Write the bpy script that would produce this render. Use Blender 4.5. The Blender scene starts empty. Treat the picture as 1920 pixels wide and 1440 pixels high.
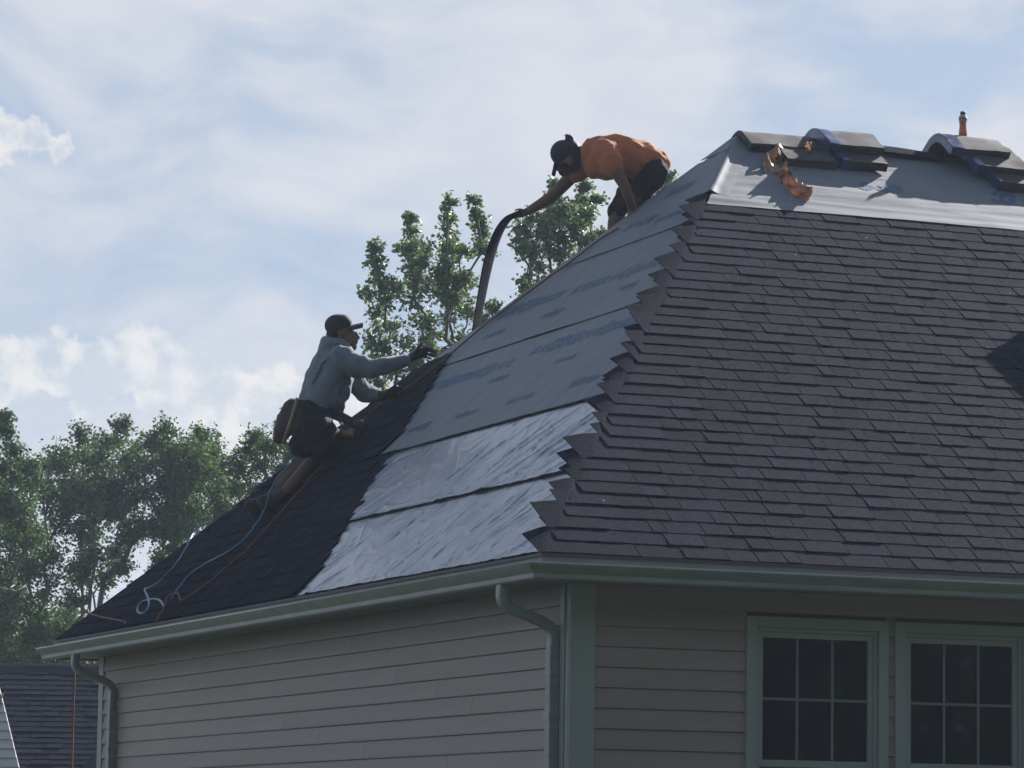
import bpy, bmesh, math, random
from mathutils import Vector, Matrix, noise

# ------------------------------------------------------------------ camera (solved from the house's own lines; metres, house axes = world axes)
FPX, PITCH, ROLL, YAW = 7017.64, 0.124704, 0.014732, 0.378989
EYE = 1.6
ZE, W, RISE, B = 3.23795, 10.30535, 3.500375, 3.57315      # eave height, house depth, roof rise, hip run
LEN = 13.0
CAM = Vector((-7.758, -18.976, EYE))
def _w2h(v):
    c, s = math.cos(YAW), math.sin(YAW)
    return Vector((c*v[0]+s*v[1], -s*v[0]+c*v[1], v[2]))
_fw = Vector((0, math.cos(PITCH), math.sin(PITCH))); _rt = Vector((1, 0, 0)); _up = _rt.cross(_fw)
FW = _w2h(_fw)
RT = _w2h(math.cos(ROLL)*_rt + math.sin(ROLL)*_up)
UP = _w2h(-math.sin(ROLL)*_rt + math.cos(ROLL)*_up)
SUN = Vector((0.715, 0.455, 0.531)).normalized()

scn = bpy.context.scene
col = scn.collection
cd = bpy.data.cameras.new('camera'); cam = bpy.data.objects.new('camera', cd); col.objects.link(cam)
cd.sensor_width = 36.0; cd.lens = FPX/1920*36.0; cd.clip_start = 0.5; cd.clip_end = 3000
cam.matrix_world = Matrix(((RT.x, UP.x, -FW.x, CAM.x), (RT.y, UP.y, -FW.y, CAM.y), (RT.z, UP.z, -FW.z, CAM.z), (0, 0, 0, 1)))
scn.camera = cam
scn.view_settings.view_transform = 'Standard'; scn.view_settings.look = 'None'
scn.view_settings.gamma = 1.0; scn.view_settings.use_curve_mapping = False
scn.view_settings.exposure = 1.0
scn.cycles.use_denoising = True
scn.cycles.max_bounces = 8; scn.cycles.transparent_max_bounces = 12

def ray(px, py):
    return FW + RT*((px-960)/FPX) - UP*((py-720)/FPX)
def pix(px, py, depth):
    return CAM + ray(px, py)*depth
def on_plane(px, py, n, c):
    d = ray(px, py); return CAM + d*((c - CAM.dot(n))/d.dot(n))
def depth_of(p): return (p-CAM).dot(FW)

# ------------------------------------------------------------------ world: clear sky under a thin veil of cloud, cumulus low down
def build_world():
    w = bpy.data.worlds.new('World'); scn.world = w; w.use_nodes = True
    nt = w.node_tree; N = nt.nodes; Lk = nt.links
    for n in list(N): N.remove(n)
    out = N.new('ShaderNodeOutputWorld'); bg = N.new('ShaderNodeBackground'); Lk.new(bg.outputs[0], out.inputs[0])
    bg.inputs['Strength'].default_value = 0.05
    sky = N.new('ShaderNodeTexSky'); sky.sky_type = 'NISHITA'; sky.sun_disc = False
    sky.sun_elevation = math.asin(SUN.z); sky.sun_rotation = math.atan2(SUN.x, SUN.y)
    sky.air_density = 1.0; sky.dust_density = 1.0; sky.ozone_density = 1.5
    tc = N.new('ShaderNodeTexCoord')
    def math_(op, a, b=None, clamp=False):
        m = N.new('ShaderNodeMath'); m.operation = op; m.use_clamp = clamp
        for i, v in enumerate((a, b)):
            if v is None: continue
            if isinstance(v, (int, float)): m.inputs[i].default_value = v
            else: Lk.new(v, m.inputs[i])
        return m.outputs[0]
    def vmath(op, a, b=None, out=0):
        m = N.new('ShaderNodeVectorMath'); m.operation = op
        for i, v in enumerate((a, b)):
            if v is None: continue
            if isinstance(v, (tuple, Vector)): m.inputs[i].default_value = v
            else: Lk.new(v, m.inputs[i])
        return m.outputs[out]
    def noise_(vec, scale, detail, rough=0.55):
        n = N.new('ShaderNodeTexNoise'); Lk.new(vec, n.inputs['Vector'])
        n.inputs['Scale'].default_value = scale; n.inputs['Detail'].default_value = detail; n.inputs['Roughness'].default_value = rough
        return n
    def ramp(v, a, b, lo=0.0, hi=1.0):
        m = N.new('ShaderNodeMapRange'); m.interpolation_type = 'SMOOTHSTEP'; Lk.new(v, m.inputs[0])
        m.inputs[1].default_value = a; m.inputs[2].default_value = b; m.inputs[3].default_value = lo; m.inputs[4].default_value = hi
        return m.outputs[0]
    def mix(f, a, b):
        m = N.new('ShaderNodeMix'); m.data_type = 'RGBA'
        if isinstance(f, (int, float)): m.inputs[0].default_value = f
        else: Lk.new(f, m.inputs[0])
        for i, v in ((6, a), (7, b)):
            if isinstance(v, tuple): m.inputs[i].default_value = v+(1,)
            else: Lk.new(v, m.inputs[i])
        return m.outputs[2]
    d = tc.outputs['Generated']
    # veil: long soft streaks
    warp = noise_(d, 7, 3)
    dw = vmath('ADD', d, vmath('SCALE', vmath('SUBTRACT', warp.outputs['Color'], (0.5, 0.5, 0.5))))
    dw.node.inputs[1].default_value = (0, 0, 0)
    sc_ = N.new('ShaderNodeVectorMath'); sc_.operation = 'SCALE'; Lk.new(vmath('SUBTRACT', warp.outputs['Color'], (0.5, 0.5, 0.5)), sc_.inputs[0]); sc_.inputs[3].default_value = 0.09
    dwv = vmath('ADD', d, sc_.outputs[0])
    st = vmath('MULTIPLY', dwv, (1.0, 1.0, 2.3))
    veil = noise_(st, 8.5, 7, 0.52)
    fine = noise_(st, 30, 5, 0.55)
    vv = math_('ADD', veil.outputs[0], math_('MULTIPLY', math_('SUBTRACT', fine.outputs[0], 0.5), 0.22))
    sep = N.new('ShaderNodeSeparateXYZ'); Lk.new(d, sep.inputs[0])
    high = ramp(sep.outputs[2], 0.26, 0.65, 0.0, 0.85)          # the veil thins out towards the zenith
    vf = math_('SUBTRACT', ramp(vv, 0.32, 0.60, 0.12, 0.97), high, True)
    K = 10.0   # Background strength 0.05 x exposure 1.0: linear picture value x K
    veilcol = mix(ramp(fine.outputs[0], .3, .7), (0.62*K, 0.655*K, 0.735*K), (0.695*K, 0.71*K, 0.765*K))
    skyc = vmath('MULTIPLY', sky.outputs[0], (0.50, 0.62, 0.80))
    blue = mix(0.8, skyc, (0.43*K, 0.545*K, 0.70*K))
    blue2 = mix(high, blue, sky.outputs[0])
    c = mix(vf, blue2, veilcol)
    # cumulus: heaps at given directions, torn by noise
    nz = noise_(d, 85, 9, 0.6)
    sc2 = N.new('ShaderNodeVectorMath'); sc2.operation = 'SCALE'; Lk.new(vmath('SUBTRACT', nz.outputs['Color'], (0.5, 0.5, 0.5)), sc2.inputs[0]); sc2.inputs[3].default_value = 0.021
    dp = vmath('ADD', d, sc2.outputs[0])
    heaps = [(30,700,60),(110,675,50),(180,680,50),(250,668,55),(310,690,55),(360,725,60),(420,745,60),(480,755,60),(330,760,40),(345,800,45),(410,820,45),(460,850,60),
             (540,745,50),(145,772,22),(60,255,42),(110,272,26),(15,262,40),(-60,720,70),(-150,735,80),(620,760,50),(700,790,60),(120,720,34),(70,690,50),(215,705,45),(150,700,40),(380,770,50),(440,790,50),(290,730,40)]
    dens = None
    for hx, hy, hr in heaps:
        v = ray(hx, hy).normalized()
        dist = vmath('DISTANCE', dp, v, 1)
        m = math_('SUBTRACT', 1.0, math_('DIVIDE', dist, hr/FPX*1.15))
        if dens is None: dens = m
        else:
            sm = N.new('ShaderNodeMath'); sm.operation = 'SMOOTH_MAX'; Lk.new(dens, sm.inputs[0]); Lk.new(m, sm.inputs[1]); sm.inputs[2].default_value = 0.25; dens = sm.outputs[0]
    alpha = math_('MULTIPLY', ramp(dens, -0.06, 0.34), ramp(nz.outputs[0], 0.26, 0.54, 0.45, 0.95))
    cum = mix(ramp(nz.outputs[0], 0.38, 0.62), (0.60*K, 0.655*K, 0.72*K), (0.83*K, 0.82*K, 0.82*K))
    c = mix(alpha, c, cum)
    Lk.new(c, bg.inputs['Color'])
build_world()

sl_ = bpy.data.lights.new('sun', 'SUN'); sun = bpy.data.objects.new('sun', sl_); col.objects.link(sun)
sl_.energy = 5.0; sl_.angle = math.radians(0.5); sl_.color = (1.0, 0.965, 0.925)
sun.rotation_euler = SUN.to_track_quat('Z', 'Y').to_euler(); sun.location = (20, 20, 30)

# ------------------------------------------------------------------ helpers
def tag(o, label=None, cat=None, group=None, kind=None):
    if label: o['label'] = label
    if cat: o['category'] = cat
    if group: o['group'] = group
    if kind: o['kind'] = kind
    return o
def empty(name, loc=(0, 0, 0)):
    o = bpy.data.objects.new(name, None); o.location = loc; o.empty_display_size = 0.2; col.objects.link(o); return o
class MB:
    def __init__(s): s.v = []; s.f = []; s.m = []
    def add(s, vs, fs, mi=0):
        k = len(s.v); s.v += [tuple(p) for p in vs]; s.f += [tuple(i+k for i in f) for f in fs]; s.m += [mi]*len(fs)
    def hexa(s, p, mi=0):   # 8 points: bottom 4 ccw, top 4 ccw
        s.add(p, [(3,2,1,0),(4,5,6,7),(0,1,5,4),(1,2,6,5),(2,3,7,6),(3,0,4,7)], mi)
    def box(s, a, b, mi=0):
        x0,y0,z0 = a; x1,y1,z1 = b
        s.hexa([(x0,y0,z0),(x1,y0,z0),(x1,y1,z0),(x0,y1,z0),(x0,y0,z1),(x1,y0,z1),(x1,y1,z1),(x0,y1,z1)], mi)
    def tube(s, pts, rad, n=8, mi=0, cap=True):
        pts = [Vector(p) for p in pts]
        if isinstance(rad, (int, float)): rad = [rad]*len(pts)
        t0 = (pts[1]-pts[0]).normalized(); a = t0.orthogonal().normalized()
        k = len(s.v); m = len(pts)
        for i, p in enumerate(pts):
            t = (pts[min(i+1, m-1)]-pts[max(i-1, 0)])
            t = t.normalized() if t.length > 1e-9 else t0
            a = (a - t*a.dot(t)); a = a.normalized() if a.length > 1e-6 else t.orthogonal().normalized()
            bb = t.cross(a)
            for j in range(n):
                q = 2*math.pi*j/n; s.v.append(tuple(p+(a*math.cos(q)+bb*math.sin(q))*rad[i]))
        for i in range(m-1):
            for j in range(n):
                s.f.append((k+i*n+j, k+i*n+(j+1)%n, k+(i+1)*n+(j+1)%n, k+(i+1)*n+j)); s.m.append(mi)
        if cap:
            s.f.append(tuple(k+j for j in reversed(range(n)))); s.m.append(mi)
            s.f.append(tuple(k+(m-1)*n+j for j in range(n))); s.m.append(mi)
    def capsule(s, p0, r0, p1, r1, n=14):
        p0 = Vector(p0); p1 = Vector(p1); t = p1-p0
        t = t.normalized() if t.length > 1e-6 else Vector((0, 0, 1))
        pts = []; rs = []
        for q in (-90+6, -60, -30): pts.append(p0+t*(r0*math.sin(math.radians(q)))); rs.append(r0*math.cos(math.radians(q)))
        pts.append(p0); rs.append(r0); pts.append(p1); rs.append(r1)
        for q in (30, 60, 84): pts.append(p1+t*(r1*math.sin(math.radians(q)))); rs.append(r1*math.cos(math.radians(q)))
        a = t.orthogonal().normalized(); bb = t.cross(a); k = len(s.v); m = len(pts)
        for p, r in zip(pts, rs):
            for j in range(n):
                q = 2*math.pi*j/n; s.v.append(tuple(p+(a*math.cos(q)+bb*math.sin(q))*r))
        for i in range(m-1):
            for j in range(n):
                s.f.append((k+i*n+j, k+i*n+(j+1)%n, k+(i+1)*n+(j+1)%n, k+(i+1)*n+j)); s.m.append(0)
        s.f.append(tuple(k+j for j in reversed(range(n)))); s.m.append(0)
        s.f.append(tuple(k+(m-1)*n+j for j in range(n))); s.m.append(0)
    def ell(s, c, ax, n=18, m=10):   # ellipsoid, three axis vectors
        c = Vector(c); ax = [Vector(a) for a in ax]; k = len(s.v)
        s.v.append(tuple(c-ax[2]))
        for i in range(1, m):
            ph = -math.pi/2+math.pi*i/m
            for j in range(n):
                q = 2*math.pi*j/n
                s.v.append(tuple(c+ax[0]*(math.cos(ph)*math.cos(q))+ax[1]*(math.cos(ph)*math.sin(q))+ax[2]*math.sin(ph)))
        s.v.append(tuple(c+ax[2])); top = len(s.v)-1
        for j in range(n): s.f.append((k, k+1+(j+1)%n, k+1+j)); s.m.append(0)
        for i in range(m-2):
            for j in range(n):
                a = k+1+i*n+j; b = k+1+i*n+(j+1)%n; s.f.append((a, b, b+n, a+n)); s.m.append(0)
        for j in range(n): s.f.append((top, k+1+(m-2)*n+j, k+1+(m-2)*n+(j+1)%n)); s.m.append(0)
    def grid(s, fn, nu, nv, mi=0):
        k = len(s.v)
        for j in range(nv+1):
            for i in range(nu+1): s.v.append(tuple(fn(i/nu, j/nv)))
        for j in range(nv):
            for i in range(nu):
                a = k+j*(nu+1)+i; s.f.append((a, a+1, a+nu+2, a+nu+1)); s.m.append(mi)
    def mesh(s, name, mats, smooth=False):
        me = bpy.data.meshes.new(name); me.from_pydata(s.v, [], s.f)
        if not isinstance(mats, (list, tuple)): mats = [mats]
        for m in mats: me.materials.append(m)
        if len(mats) > 1: me.polygons.foreach_set('material_index', s.m)
        if smooth: me.polygons.foreach_set('use_smooth', [True]*len(me.polygons))
        me.update(); return me
    def build(s, name, mats, parent=None, smooth=False, bevel=0):
        return obj(name, s.mesh(name, mats, smooth), parent, bevel)
def obj(name, me, parent=None, bevel=0):
    o = bpy.data.objects.new(name, me); col.objects.link(o)
    if parent is not None:
        o.parent = parent
        o.matrix_parent_inverse = Matrix.Translation(parent.location).inverted() if parent.parent is None else Matrix.Identity(4)
    if bevel:
        b = o.modifiers.new('bevel', 'BEVEL'); b.width = bevel; b.segments = 2; b.limit_method = 'ANGLE'
    return o
def smooth_path(pts, n=8):
    pts = [Vector(p) for p in pts]; out = []
    for i in range(len(pts)-1):
        p0 = pts[max(i-1, 0)]; p1 = pts[i]; p2 = pts[i+1]; p3 = pts[min(i+2, len(pts)-1)]
        for k in range(n):
            t = k/n
            out.append(0.5*((2*p1)+(p2-p0)*t+(2*p0-5*p1+4*p2-p3)*t*t+(3*p1-p0-3*p2+p3)*t*t*t))
    out.append(pts[-1]); return out

# ------------------------------------------------------------------ materials
def mat(name, base, rough=0.6, metal=0.0, spec=0.5, var=0.0, vscale=20, bump=0.0, bscale=60, stretch=(1,1,1), island=0.0, col2=None, detail=6, coat=0.0, trans=0.0, sheen=0.0, pale_dots=False, transl=0.0, alpha=1.0):
    m = bpy.data.materials.new(name); m.use_nodes = True
    nt = m.node_tree; N = nt.nodes; Lk = nt.links; p = N['Principled BSDF']
    p.inputs['Base Color'].default_value = tuple(base)+(1,)
    p.inputs['Roughness'].default_value = rough; p.inputs['Metallic'].default_value = metal
    p.inputs['Specular IOR Level'].default_value = spec
    if coat: p.inputs['Coat Weight'].default_value = coat; p.inputs['Coat Roughness'].default_value = 0.08
    if trans: p.inputs['Transmission Weight'].default_value = trans
    if sheen: p.inputs['Sheen Weight'].default_value = sheen
    if alpha < 1: p.inputs['Alpha'].default_value = alpha
    tcn = N.new('ShaderNodeTexCoord'); mp = N.new('ShaderNodeMapping'); Lk.new(tcn.outputs['Object'], mp.inputs[0]); mp.inputs['Scale'].default_value = stretch
    cur = None
    if var or col2:
        nz = N.new('ShaderNodeTexNoise'); Lk.new(mp.outputs[0], nz.inputs['Vector']); nz.inputs['Scale'].default_value = vscale; nz.inputs['Detail'].default_value = detail
        rp = N.new('ShaderNodeMapRange'); rp.inputs[1].default_value = 0.3; rp.inputs[2].default_value = 0.7; Lk.new(nz.outputs[0], rp.inputs[0])
        mx = N.new('ShaderNodeMix'); mx.data_type = 'RGBA'; Lk.new(rp.outputs[0], mx.inputs[0])
        c1 = tuple(c*(1-var) for c in base); c2 = col2 if col2 else tuple(min(1, c*(1+var)) for c in base)
        mx.inputs[6].default_value = c1+(1,); mx.inputs[7].default_value = tuple(c2)+(1,); cur = mx.outputs[2]
    if island:
        g = N.new('ShaderNodeNewGeometry'); oi = N.new('ShaderNodeObjectInfo')
        ad = N.new('ShaderNodeMath'); ad.operation = 'ADD'; Lk.new(g.outputs['Random Per Island'], ad.inputs[0]); Lk.new(oi.outputs['Random'], ad.inputs[1])
        fr = N.new('ShaderNodeMath'); fr.operation = 'FRACT'; Lk.new(ad.outputs[0], fr.inputs[0])
        mr = N.new('ShaderNodeMapRange'); Lk.new(fr.outputs[0], mr.inputs[0]); mr.inputs[3].default_value = 1-island; mr.inputs[4].default_value = 1+island
        mm = N.new('ShaderNodeVectorMath'); mm.operation = 'SCALE'
        if cur is None: mm.inputs[0].default_value = base
        else: Lk.new(cur, mm.inputs[0])
        Lk.new(mr.outputs[0], mm.inputs[3]); cur = mm.outputs[0]
    if pale_dots:   # sparse pale dots over the granules
        vo = N.new('ShaderNodeTexVoronoi'); Lk.new(tcn.outputs['Object'], vo.inputs['Vector']); vo.inputs['Scale'].default_value = 7.0
        lt = N.new('ShaderNodeMath'); lt.operation = 'LESS_THAN'; Lk.new(vo.outputs['Distance'], lt.inputs[0]); lt.inputs[1].default_value = 0.03
        mx = N.new('ShaderNodeMix'); mx.data_type = 'RGBA'; Lk.new(lt.outputs[0], mx.inputs[0])
        if cur is None: mx.inputs[6].default_value = tuple(base)+(1,)
        else: Lk.new(cur, mx.inputs[6])
        mx.inputs[7].default_value = (0.5, 0.5, 0.5, 1); cur = mx.outputs[2]
    if cur is not None: Lk.new(cur, p.inputs['Base Color'])
    if bump:
        nb = N.new('ShaderNodeTexNoise'); Lk.new(mp.outputs[0], nb.inputs['Vector']); nb.inputs['Scale'].default_value = bscale; nb.inputs['Detail'].default_value = 5
        bp = N.new('ShaderNodeBump'); bp.inputs['Strength'].default_value = bump; bp.inputs['Distance'].default_value = 0.01; Lk.new(nb.outputs[0], bp.inputs['Height']); Lk.new(bp.outputs[0], p.inputs['Normal'])
    if transl:
        tr = N.new('ShaderNodeBsdfTranslucent'); ms = N.new('ShaderNodeMixShader'); ms.inputs[0].default_value = transl
        if cur is not None: Lk.new(cur, tr.inputs[0])
        else: tr.inputs[0].default_value = tuple(base)+(1,)
        Lk.new(p.outputs[0], ms.inputs[1]); Lk.new(tr.outputs[0], ms.inputs[2]); Lk.new(ms.outputs[0], N['Material Output'].inputs[0])
    return m
M = {}
M['shingle'] = mat('asphalt_granules', (0.0158, 0.0186, 0.0300), 0.95, spec=0.03, var=0.42, vscale=55, bump=0.40, bscale=110, island=0.20, pale_dots=True)
M['foil'] = mat('silver_membrane', (0.235, 0.262, 0.315), 0.29, metal=0.76, var=0.2, vscale=3, bump=0.22, bscale=9)
M['synth'] = mat('synthetic_underlayment', (0.185, 0.200, 0.228), 0.62, spec=0.35, var=0.10, vscale=2.5, bump=0.12, bscale=30, stretch=(1, 3, 1))
M['ink'] = mat('blue_print', (0.055, 0.115, 0.215), 0.6, var=0.25, vscale=14)
M['siding'] = mat('vinyl_siding', (0.285, 0.228, 0.220), 0.5, spec=0.3, var=0.06, vscale=1.7, bump=0.06, bscale=30, stretch=(1, 1, 6), island=0.035)
M['trim'] = mat('painted_trim', (0.27, 0.29, 0.28), 0.5, var=0.05, vscale=3)
M['muntin'] = mat('grille_bar', (0.13, 0.15, 0.16), 0.5)
M['gutter'] = mat('weathered_gutter', (0.235, 0.245, 0.255), 0.42, var=0.16, vscale=5, stretch=(1, 1, 5), detail=8)
M['lip'] = mat('rolled_gutter_lip', (0.34, 0.36, 0.37), 0.28, spec=0.6, var=0.15, vscale=6)  # paler than the gutter metal: the lip's highlight is put into the colour
M['fascia'] = mat('fascia_metal', (0.20, 0.21, 0.22), 0.5, var=0.1, vscale=4)
M['drip'] = mat('drip_edge', (0.05, 0.05, 0.055), 0.6)
M['soffit'] = mat('soffit_vinyl', (0.26, 0.26, 0.24), 0.6, var=0.08, vscale=4)
M['deck'] = mat('felted_roof_board', (0.022, 0.022, 0.024), 0.85, var=0.2, vscale=6)
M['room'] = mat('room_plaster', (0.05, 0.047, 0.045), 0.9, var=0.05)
M['brickbase'] = mat('foundation_block', (0.30, 0.29, 0.28), 0.9, var=0.2, vscale=8, bump=0.4)
M['bundle'] = mat('bundled_shingles', (0.066, 0.060, 0.064), 0.75, spec=0.3, var=0.3, vscale=14, bump=0.4, bscale=80, stretch=(1, 1, 6))
M['wrapb'] = mat('blue_wrapper_film', (0.035, 0.06, 0.17), 0.25, spec=0.6, var=0.35, vscale=9, bump=0.3, bscale=30)
M['wrapc'] = mat('torn_brown_film', (0.44, 0.25, 0.14), 0.22, spec=0.8, var=0.6, vscale=11, bump=0.2, bscale=20, coat=0.3, transl=0.4)
M['black'] = mat('black_plastic', (0.02, 0.02, 0.022), 0.4)
M['tea'] = mat('iced_tea', (0.50, 0.15, 0.045), 0.12, spec=0.6, coat=0.5, transl=0.3)
M['clearp'] = mat('clear_neck', (0.55, 0.56, 0.54), 0.15, spec=0.7, transl=0.3)
M['labelw'] = mat('bottle_label', (0.16, 0.17, 0.14), 0.4, var=0.5, vscale=60)
M['orange'] = mat('orange_cotton', (0.48, 0.155, 0.060), 0.85, spec=0.2, var=0.08, vscale=6, bump=0.5, bscale=9, stretch=(1, 1, 1), sheen=0.2)
M['skin'] = mat('tanned_skin', (0.14, 0.072, 0.05), 0.5, spec=0.4, var=0.08, vscale=20)
M['dark'] = mat('black_cloth', (0.016, 0.017, 0.020), 0.85, spec=0.2, var=0.2, vscale=12, bump=0.4, bscale=10)
M['hood'] = mat('grey_fleece', (0.165, 0.185, 0.22), 0.92, spec=0.15, var=0.08, vscale=10, bump=0.55, bscale=9, sheen=0.3)
M['hood2'] = mat('dark_print', (0.05, 0.055, 0.065), 0.8)
M['hair'] = mat('dark_hair', (0.018, 0.014, 0.012), 0.6, bump=0.8, bscale=90, stretch=(1, 1, 4))
M['cap'] = mat('cap_twill', (0.020, 0.023, 0.030), 0.8, bump=0.2, bscale=100)
M['glove'] = mat('rubber_glove', (0.018, 0.018, 0.02), 0.6, bump=0.2, bscale=80)
M['leather'] = mat('worn_leather', (0.032, 0.02, 0.016), 0.7, var=0.3, vscale=14, bump=0.3)
M['boot'] = mat('work_boot', (0.03, 0.026, 0.026), 0.7, var=0.3, vscale=14)
M['sock'] = mat('white_sock', (0.6, 0.6, 0.58), 0.9)
M['wood'] = mat('hickory_handle', (0.35, 0.22, 0.12), 0.5, var=0.15, vscale=20)
M['steel'] = mat('worn_steel', (0.45, 0.45, 0.46), 0.3, metal=0.9)
M['gun'] = mat('nailer_magnesium', (0.30, 0.13, 0.05), 0.4, var=0.2)
M['hose'] = mat('blue_air_hose', (0.035, 0.18, 0.30), 0.4)
M['rope'] = mat('orange_rope', (0.19, 0.075, 0.045), 0.8, var=0.25, vscale=60)
M['leaf'] = mat('leaf_green', (0.078, 0.135, 0.034), 0.6, spec=0.15, island=0.5, transl=0.36)
M['leafp'] = mat('poplar_leaf', (0.140, 0.205, 0.070), 0.42, spec=0.4, island=0.5, transl=0.36)
M['bark'] = mat('bark', (0.10, 0.085, 0.065), 0.9, var=0.3, vscale=10, bump=0.6, bscale=20)
M['grass'] = mat('lawn', (0.034, 0.058, 0.020), 0.9, var=0.35, vscale=1.5, bump=0.5, bscale=40)
M['white_siding'] = mat('white_siding', (0.55, 0.55, 0.55), 0.5, var=0.05, vscale=3, island=0.03)
M['curtain'] = mat('sheer_curtain', (0.12, 0.10, 0.10), 0.9, transl=0.3)
def glass_mat():
    m = bpy.data.materials.new('window_glass'); m.use_nodes = True
    nt = m.node_tree; N = nt.nodes; Lk = nt.links; N.remove(N['Principled BSDF'])
    fr = N.new('ShaderNodeFresnel'); fr.inputs[0].default_value = 1.5
    tr = N.new('ShaderNodeBsdfTransparent'); tr.inputs[0].default_value = (0.38, 0.43, 0.46, 1)
    gl = N.new('ShaderNodeBsdfGlossy'); gl.inputs['Roughness'].default_value = 0.02
    mx = N.new('ShaderNodeMixShader'); Lk.new(fr.outputs[0], mx.inputs[0]); Lk.new(tr.outputs[0], mx.inputs[1]); Lk.new(gl.outputs[0], mx.inputs[2]); Lk.new(mx.outputs[0], N['Material Output'].inputs[0])
    nb = N.new('ShaderNodeTexNoise'); nb.inputs['Scale'].default_value = 2.0; bp = N.new('ShaderNodeBump'); bp.inputs['Strength'].default_value = 0.05; Lk.new(nb.outputs[0], bp.inputs['Height']); Lk.new(bp.outputs[0], gl.inputs['Normal'])
    return m
M['glass'] = glass_mat()

# ------------------------------------------------------------------ roof frames
SF = math.hypot(RISE, W/2); SLL = math.hypot(RISE, B)        # slope lengths: front, left (hip end)
FV = Vector((0, W/2, RISE))/SF; FN = Vector((0, -RISE, W/2))/SF
LV = Vector((B, 0, RISE))/SLL; LN = Vector((-RISE, 0, B))/SLL
E0 = Vector((0, 0, ZE))
def front(u, v, h=0.0): return E0 + Vector((u, 0, 0)) + FV*v + FN*h
def left(y, s, h=0.0): return E0 + Vector((0, y, 0)) + LV*s + LN*h
def pick_front(px, py): return on_plane(px, py, FN, FN.dot(E0))
def pick_left(px, py): return on_plane(px, py, LN, LN.dot(E0))
FM = Matrix(((1, 0, 0), (0, FV.y, FN.y), (0, FV.z, FN.z)))      # columns u, v, n
HN = (W/2)/SLL                                                  # near hip on the left slope: y = HN*s
HX = B/SF                                                       # near hip on the front slope: x = HX*v

# ------------------------------------------------------------------ ground
g = MB(); R_ = 320.0
g.add([(-R_, -R_, 0), (R_, -R_, 0), (R_, R_, 0), (-R_, R_, 0)], [(0, 1, 2, 3)])
tag(g.build('ground', M['grass']), 'green lawn around the house', 'lawn', kind='structure')

# ------------------------------------------------------------------ house
house = tag(empty('house'), 'house with beige siding and a hip roof half stripped for new dark shingles', 'house')
O = 0.30; SOF = ZE-0.135
WZ0 = 0.45
WIN = [(1.366, 2.268), (2.313, 3.215)]; WIN_T, WIN_B = 2.960, 1.38
# sheathing walls with window openings
m = MB(); y0, y1 = O+0.012, O+0.14
xs = [O+0.012] + [q for a, b in WIN for q in (a+0.06, b-0.06)] + [LEN-O-0.012]
for i in range(0, len(xs), 2): m.box((xs[i], y0, WZ0), (xs[i+1], y1, SOF+0.03))
for a, b in WIN:
    m.box((a+0.06, y0, WZ0), (b-0.06, y1, WIN_B+0.05)); m.box((a+0.06, y0, WIN_T-0.06), (b-0.06, y1, SOF+0.03))
m.box((O+0.012, y1, WZ0), (O+0.14, W-O-0.14, SOF+0.03)); m.box((LEN-O-0.14, y1, WZ0), (LEN-O-0.012, W-O-0.14, SOF+0.03)); m.box((O+0.012, W-O-0.14, WZ0), (LEN-O-0.012, W-O-0.012, SOF+0.03))
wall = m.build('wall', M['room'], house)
m = MB(); m.box((O+0.02, O+0.02, 0), (LEN-O-0.02, W-O-0.02, WZ0)); m.build('foundation', M['brickbase'], house)
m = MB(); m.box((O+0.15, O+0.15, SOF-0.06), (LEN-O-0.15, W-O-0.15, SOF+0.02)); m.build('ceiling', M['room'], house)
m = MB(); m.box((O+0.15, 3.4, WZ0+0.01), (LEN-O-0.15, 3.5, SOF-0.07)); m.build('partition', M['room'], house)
# siding: one object per board, all sharing one profile
CH = 0.1146; Z0S = 2.7525
def board_mesh(name, mt):
    m = MB(); t = 0.017
    prof = [(0.012, 0.0), (-t*0.25, 0.0), (-t, 0.006), (-t*0.95, 0.022), (-0.001, CH+0.010), (0.012, CH+0.010)]   # outward negative y
    n = len(prof); vs = [(0, p[0], p[1]) for p in prof]+[(1, p[0], p[1]) for p in prof]
    fs = [(i, (i+1) % n, n+(i+1) % n, n+i) for i in range(n)]+[tuple(reversed(range(n))), tuple(range(n, 2*n))]
    m.add(vs, fs); return m.mesh(name, mt)
BM = board_mesh('siding_board', M['siding'])
def board(loc, length, rotz, parent=wall):
    o = bpy.data.objects.new('siding_board', BM); col.objects.link(o); o.parent = parent
    o.location = loc; o.rotation_euler = (0, 0, rotz); o.scale = (length, 1, 1); return o
rng = random.Random(4)
seams = {0: [3.98, 7.62], 1: [1.1, 4.9, 8.3], -1: [3.13, 6.16], -2: [6.70, 9.2], -3: [5.35, 1.80], -4: [8.95, 5.0, 1.80]}
seams = {1: [3.98, 7.3], 0: [7.60, 3.3], -1: [6.16, 3.13], -2: [6.70, 2.4], -3: [5.35, 1.80], -4: [8.95, 4.6], 2: [1.4, 5.2], -5: [7.4, 3.7], -6: [5.9, 2.2]}
j = -20
while True:
    z = Z0S + j*CH
    if z > SOF-0.02: break
    if z >= WZ0-0.05:
        s = sorted(seams.get(j, [rng.uniform(1.5, 4.2), rng.uniform(5.5, 8.6)]))
        ends = [O+0.11]+s+[W-O-0.10]
        for i in range(len(ends)-1):
            # left wall runs along y; board local x -> -y so that local -y points to -x
            a, b = ends[i], ends[i+1]+(0.02 if i < len(ends)-2 else 0)
            o = board((O-0.0012*(i % 2), b, z), b-a, -math.pi/2)
        if z+CH > WIN_B-0.05 and z < WIN_T+0.01:
            segs = [(O+0.10, WIN[0][0]+0.01), (WIN[0][1]-0.01, WIN[1][0]+0.01), (WIN[1][1]-0.01, LEN-O)]
        else: segs = [(O+0.10, 4.2), (4.2, 8.4), (8.4, LEN-O)]
        for a, b in segs: board((a, O, z), b-a, 0)
    j += 1
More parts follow.
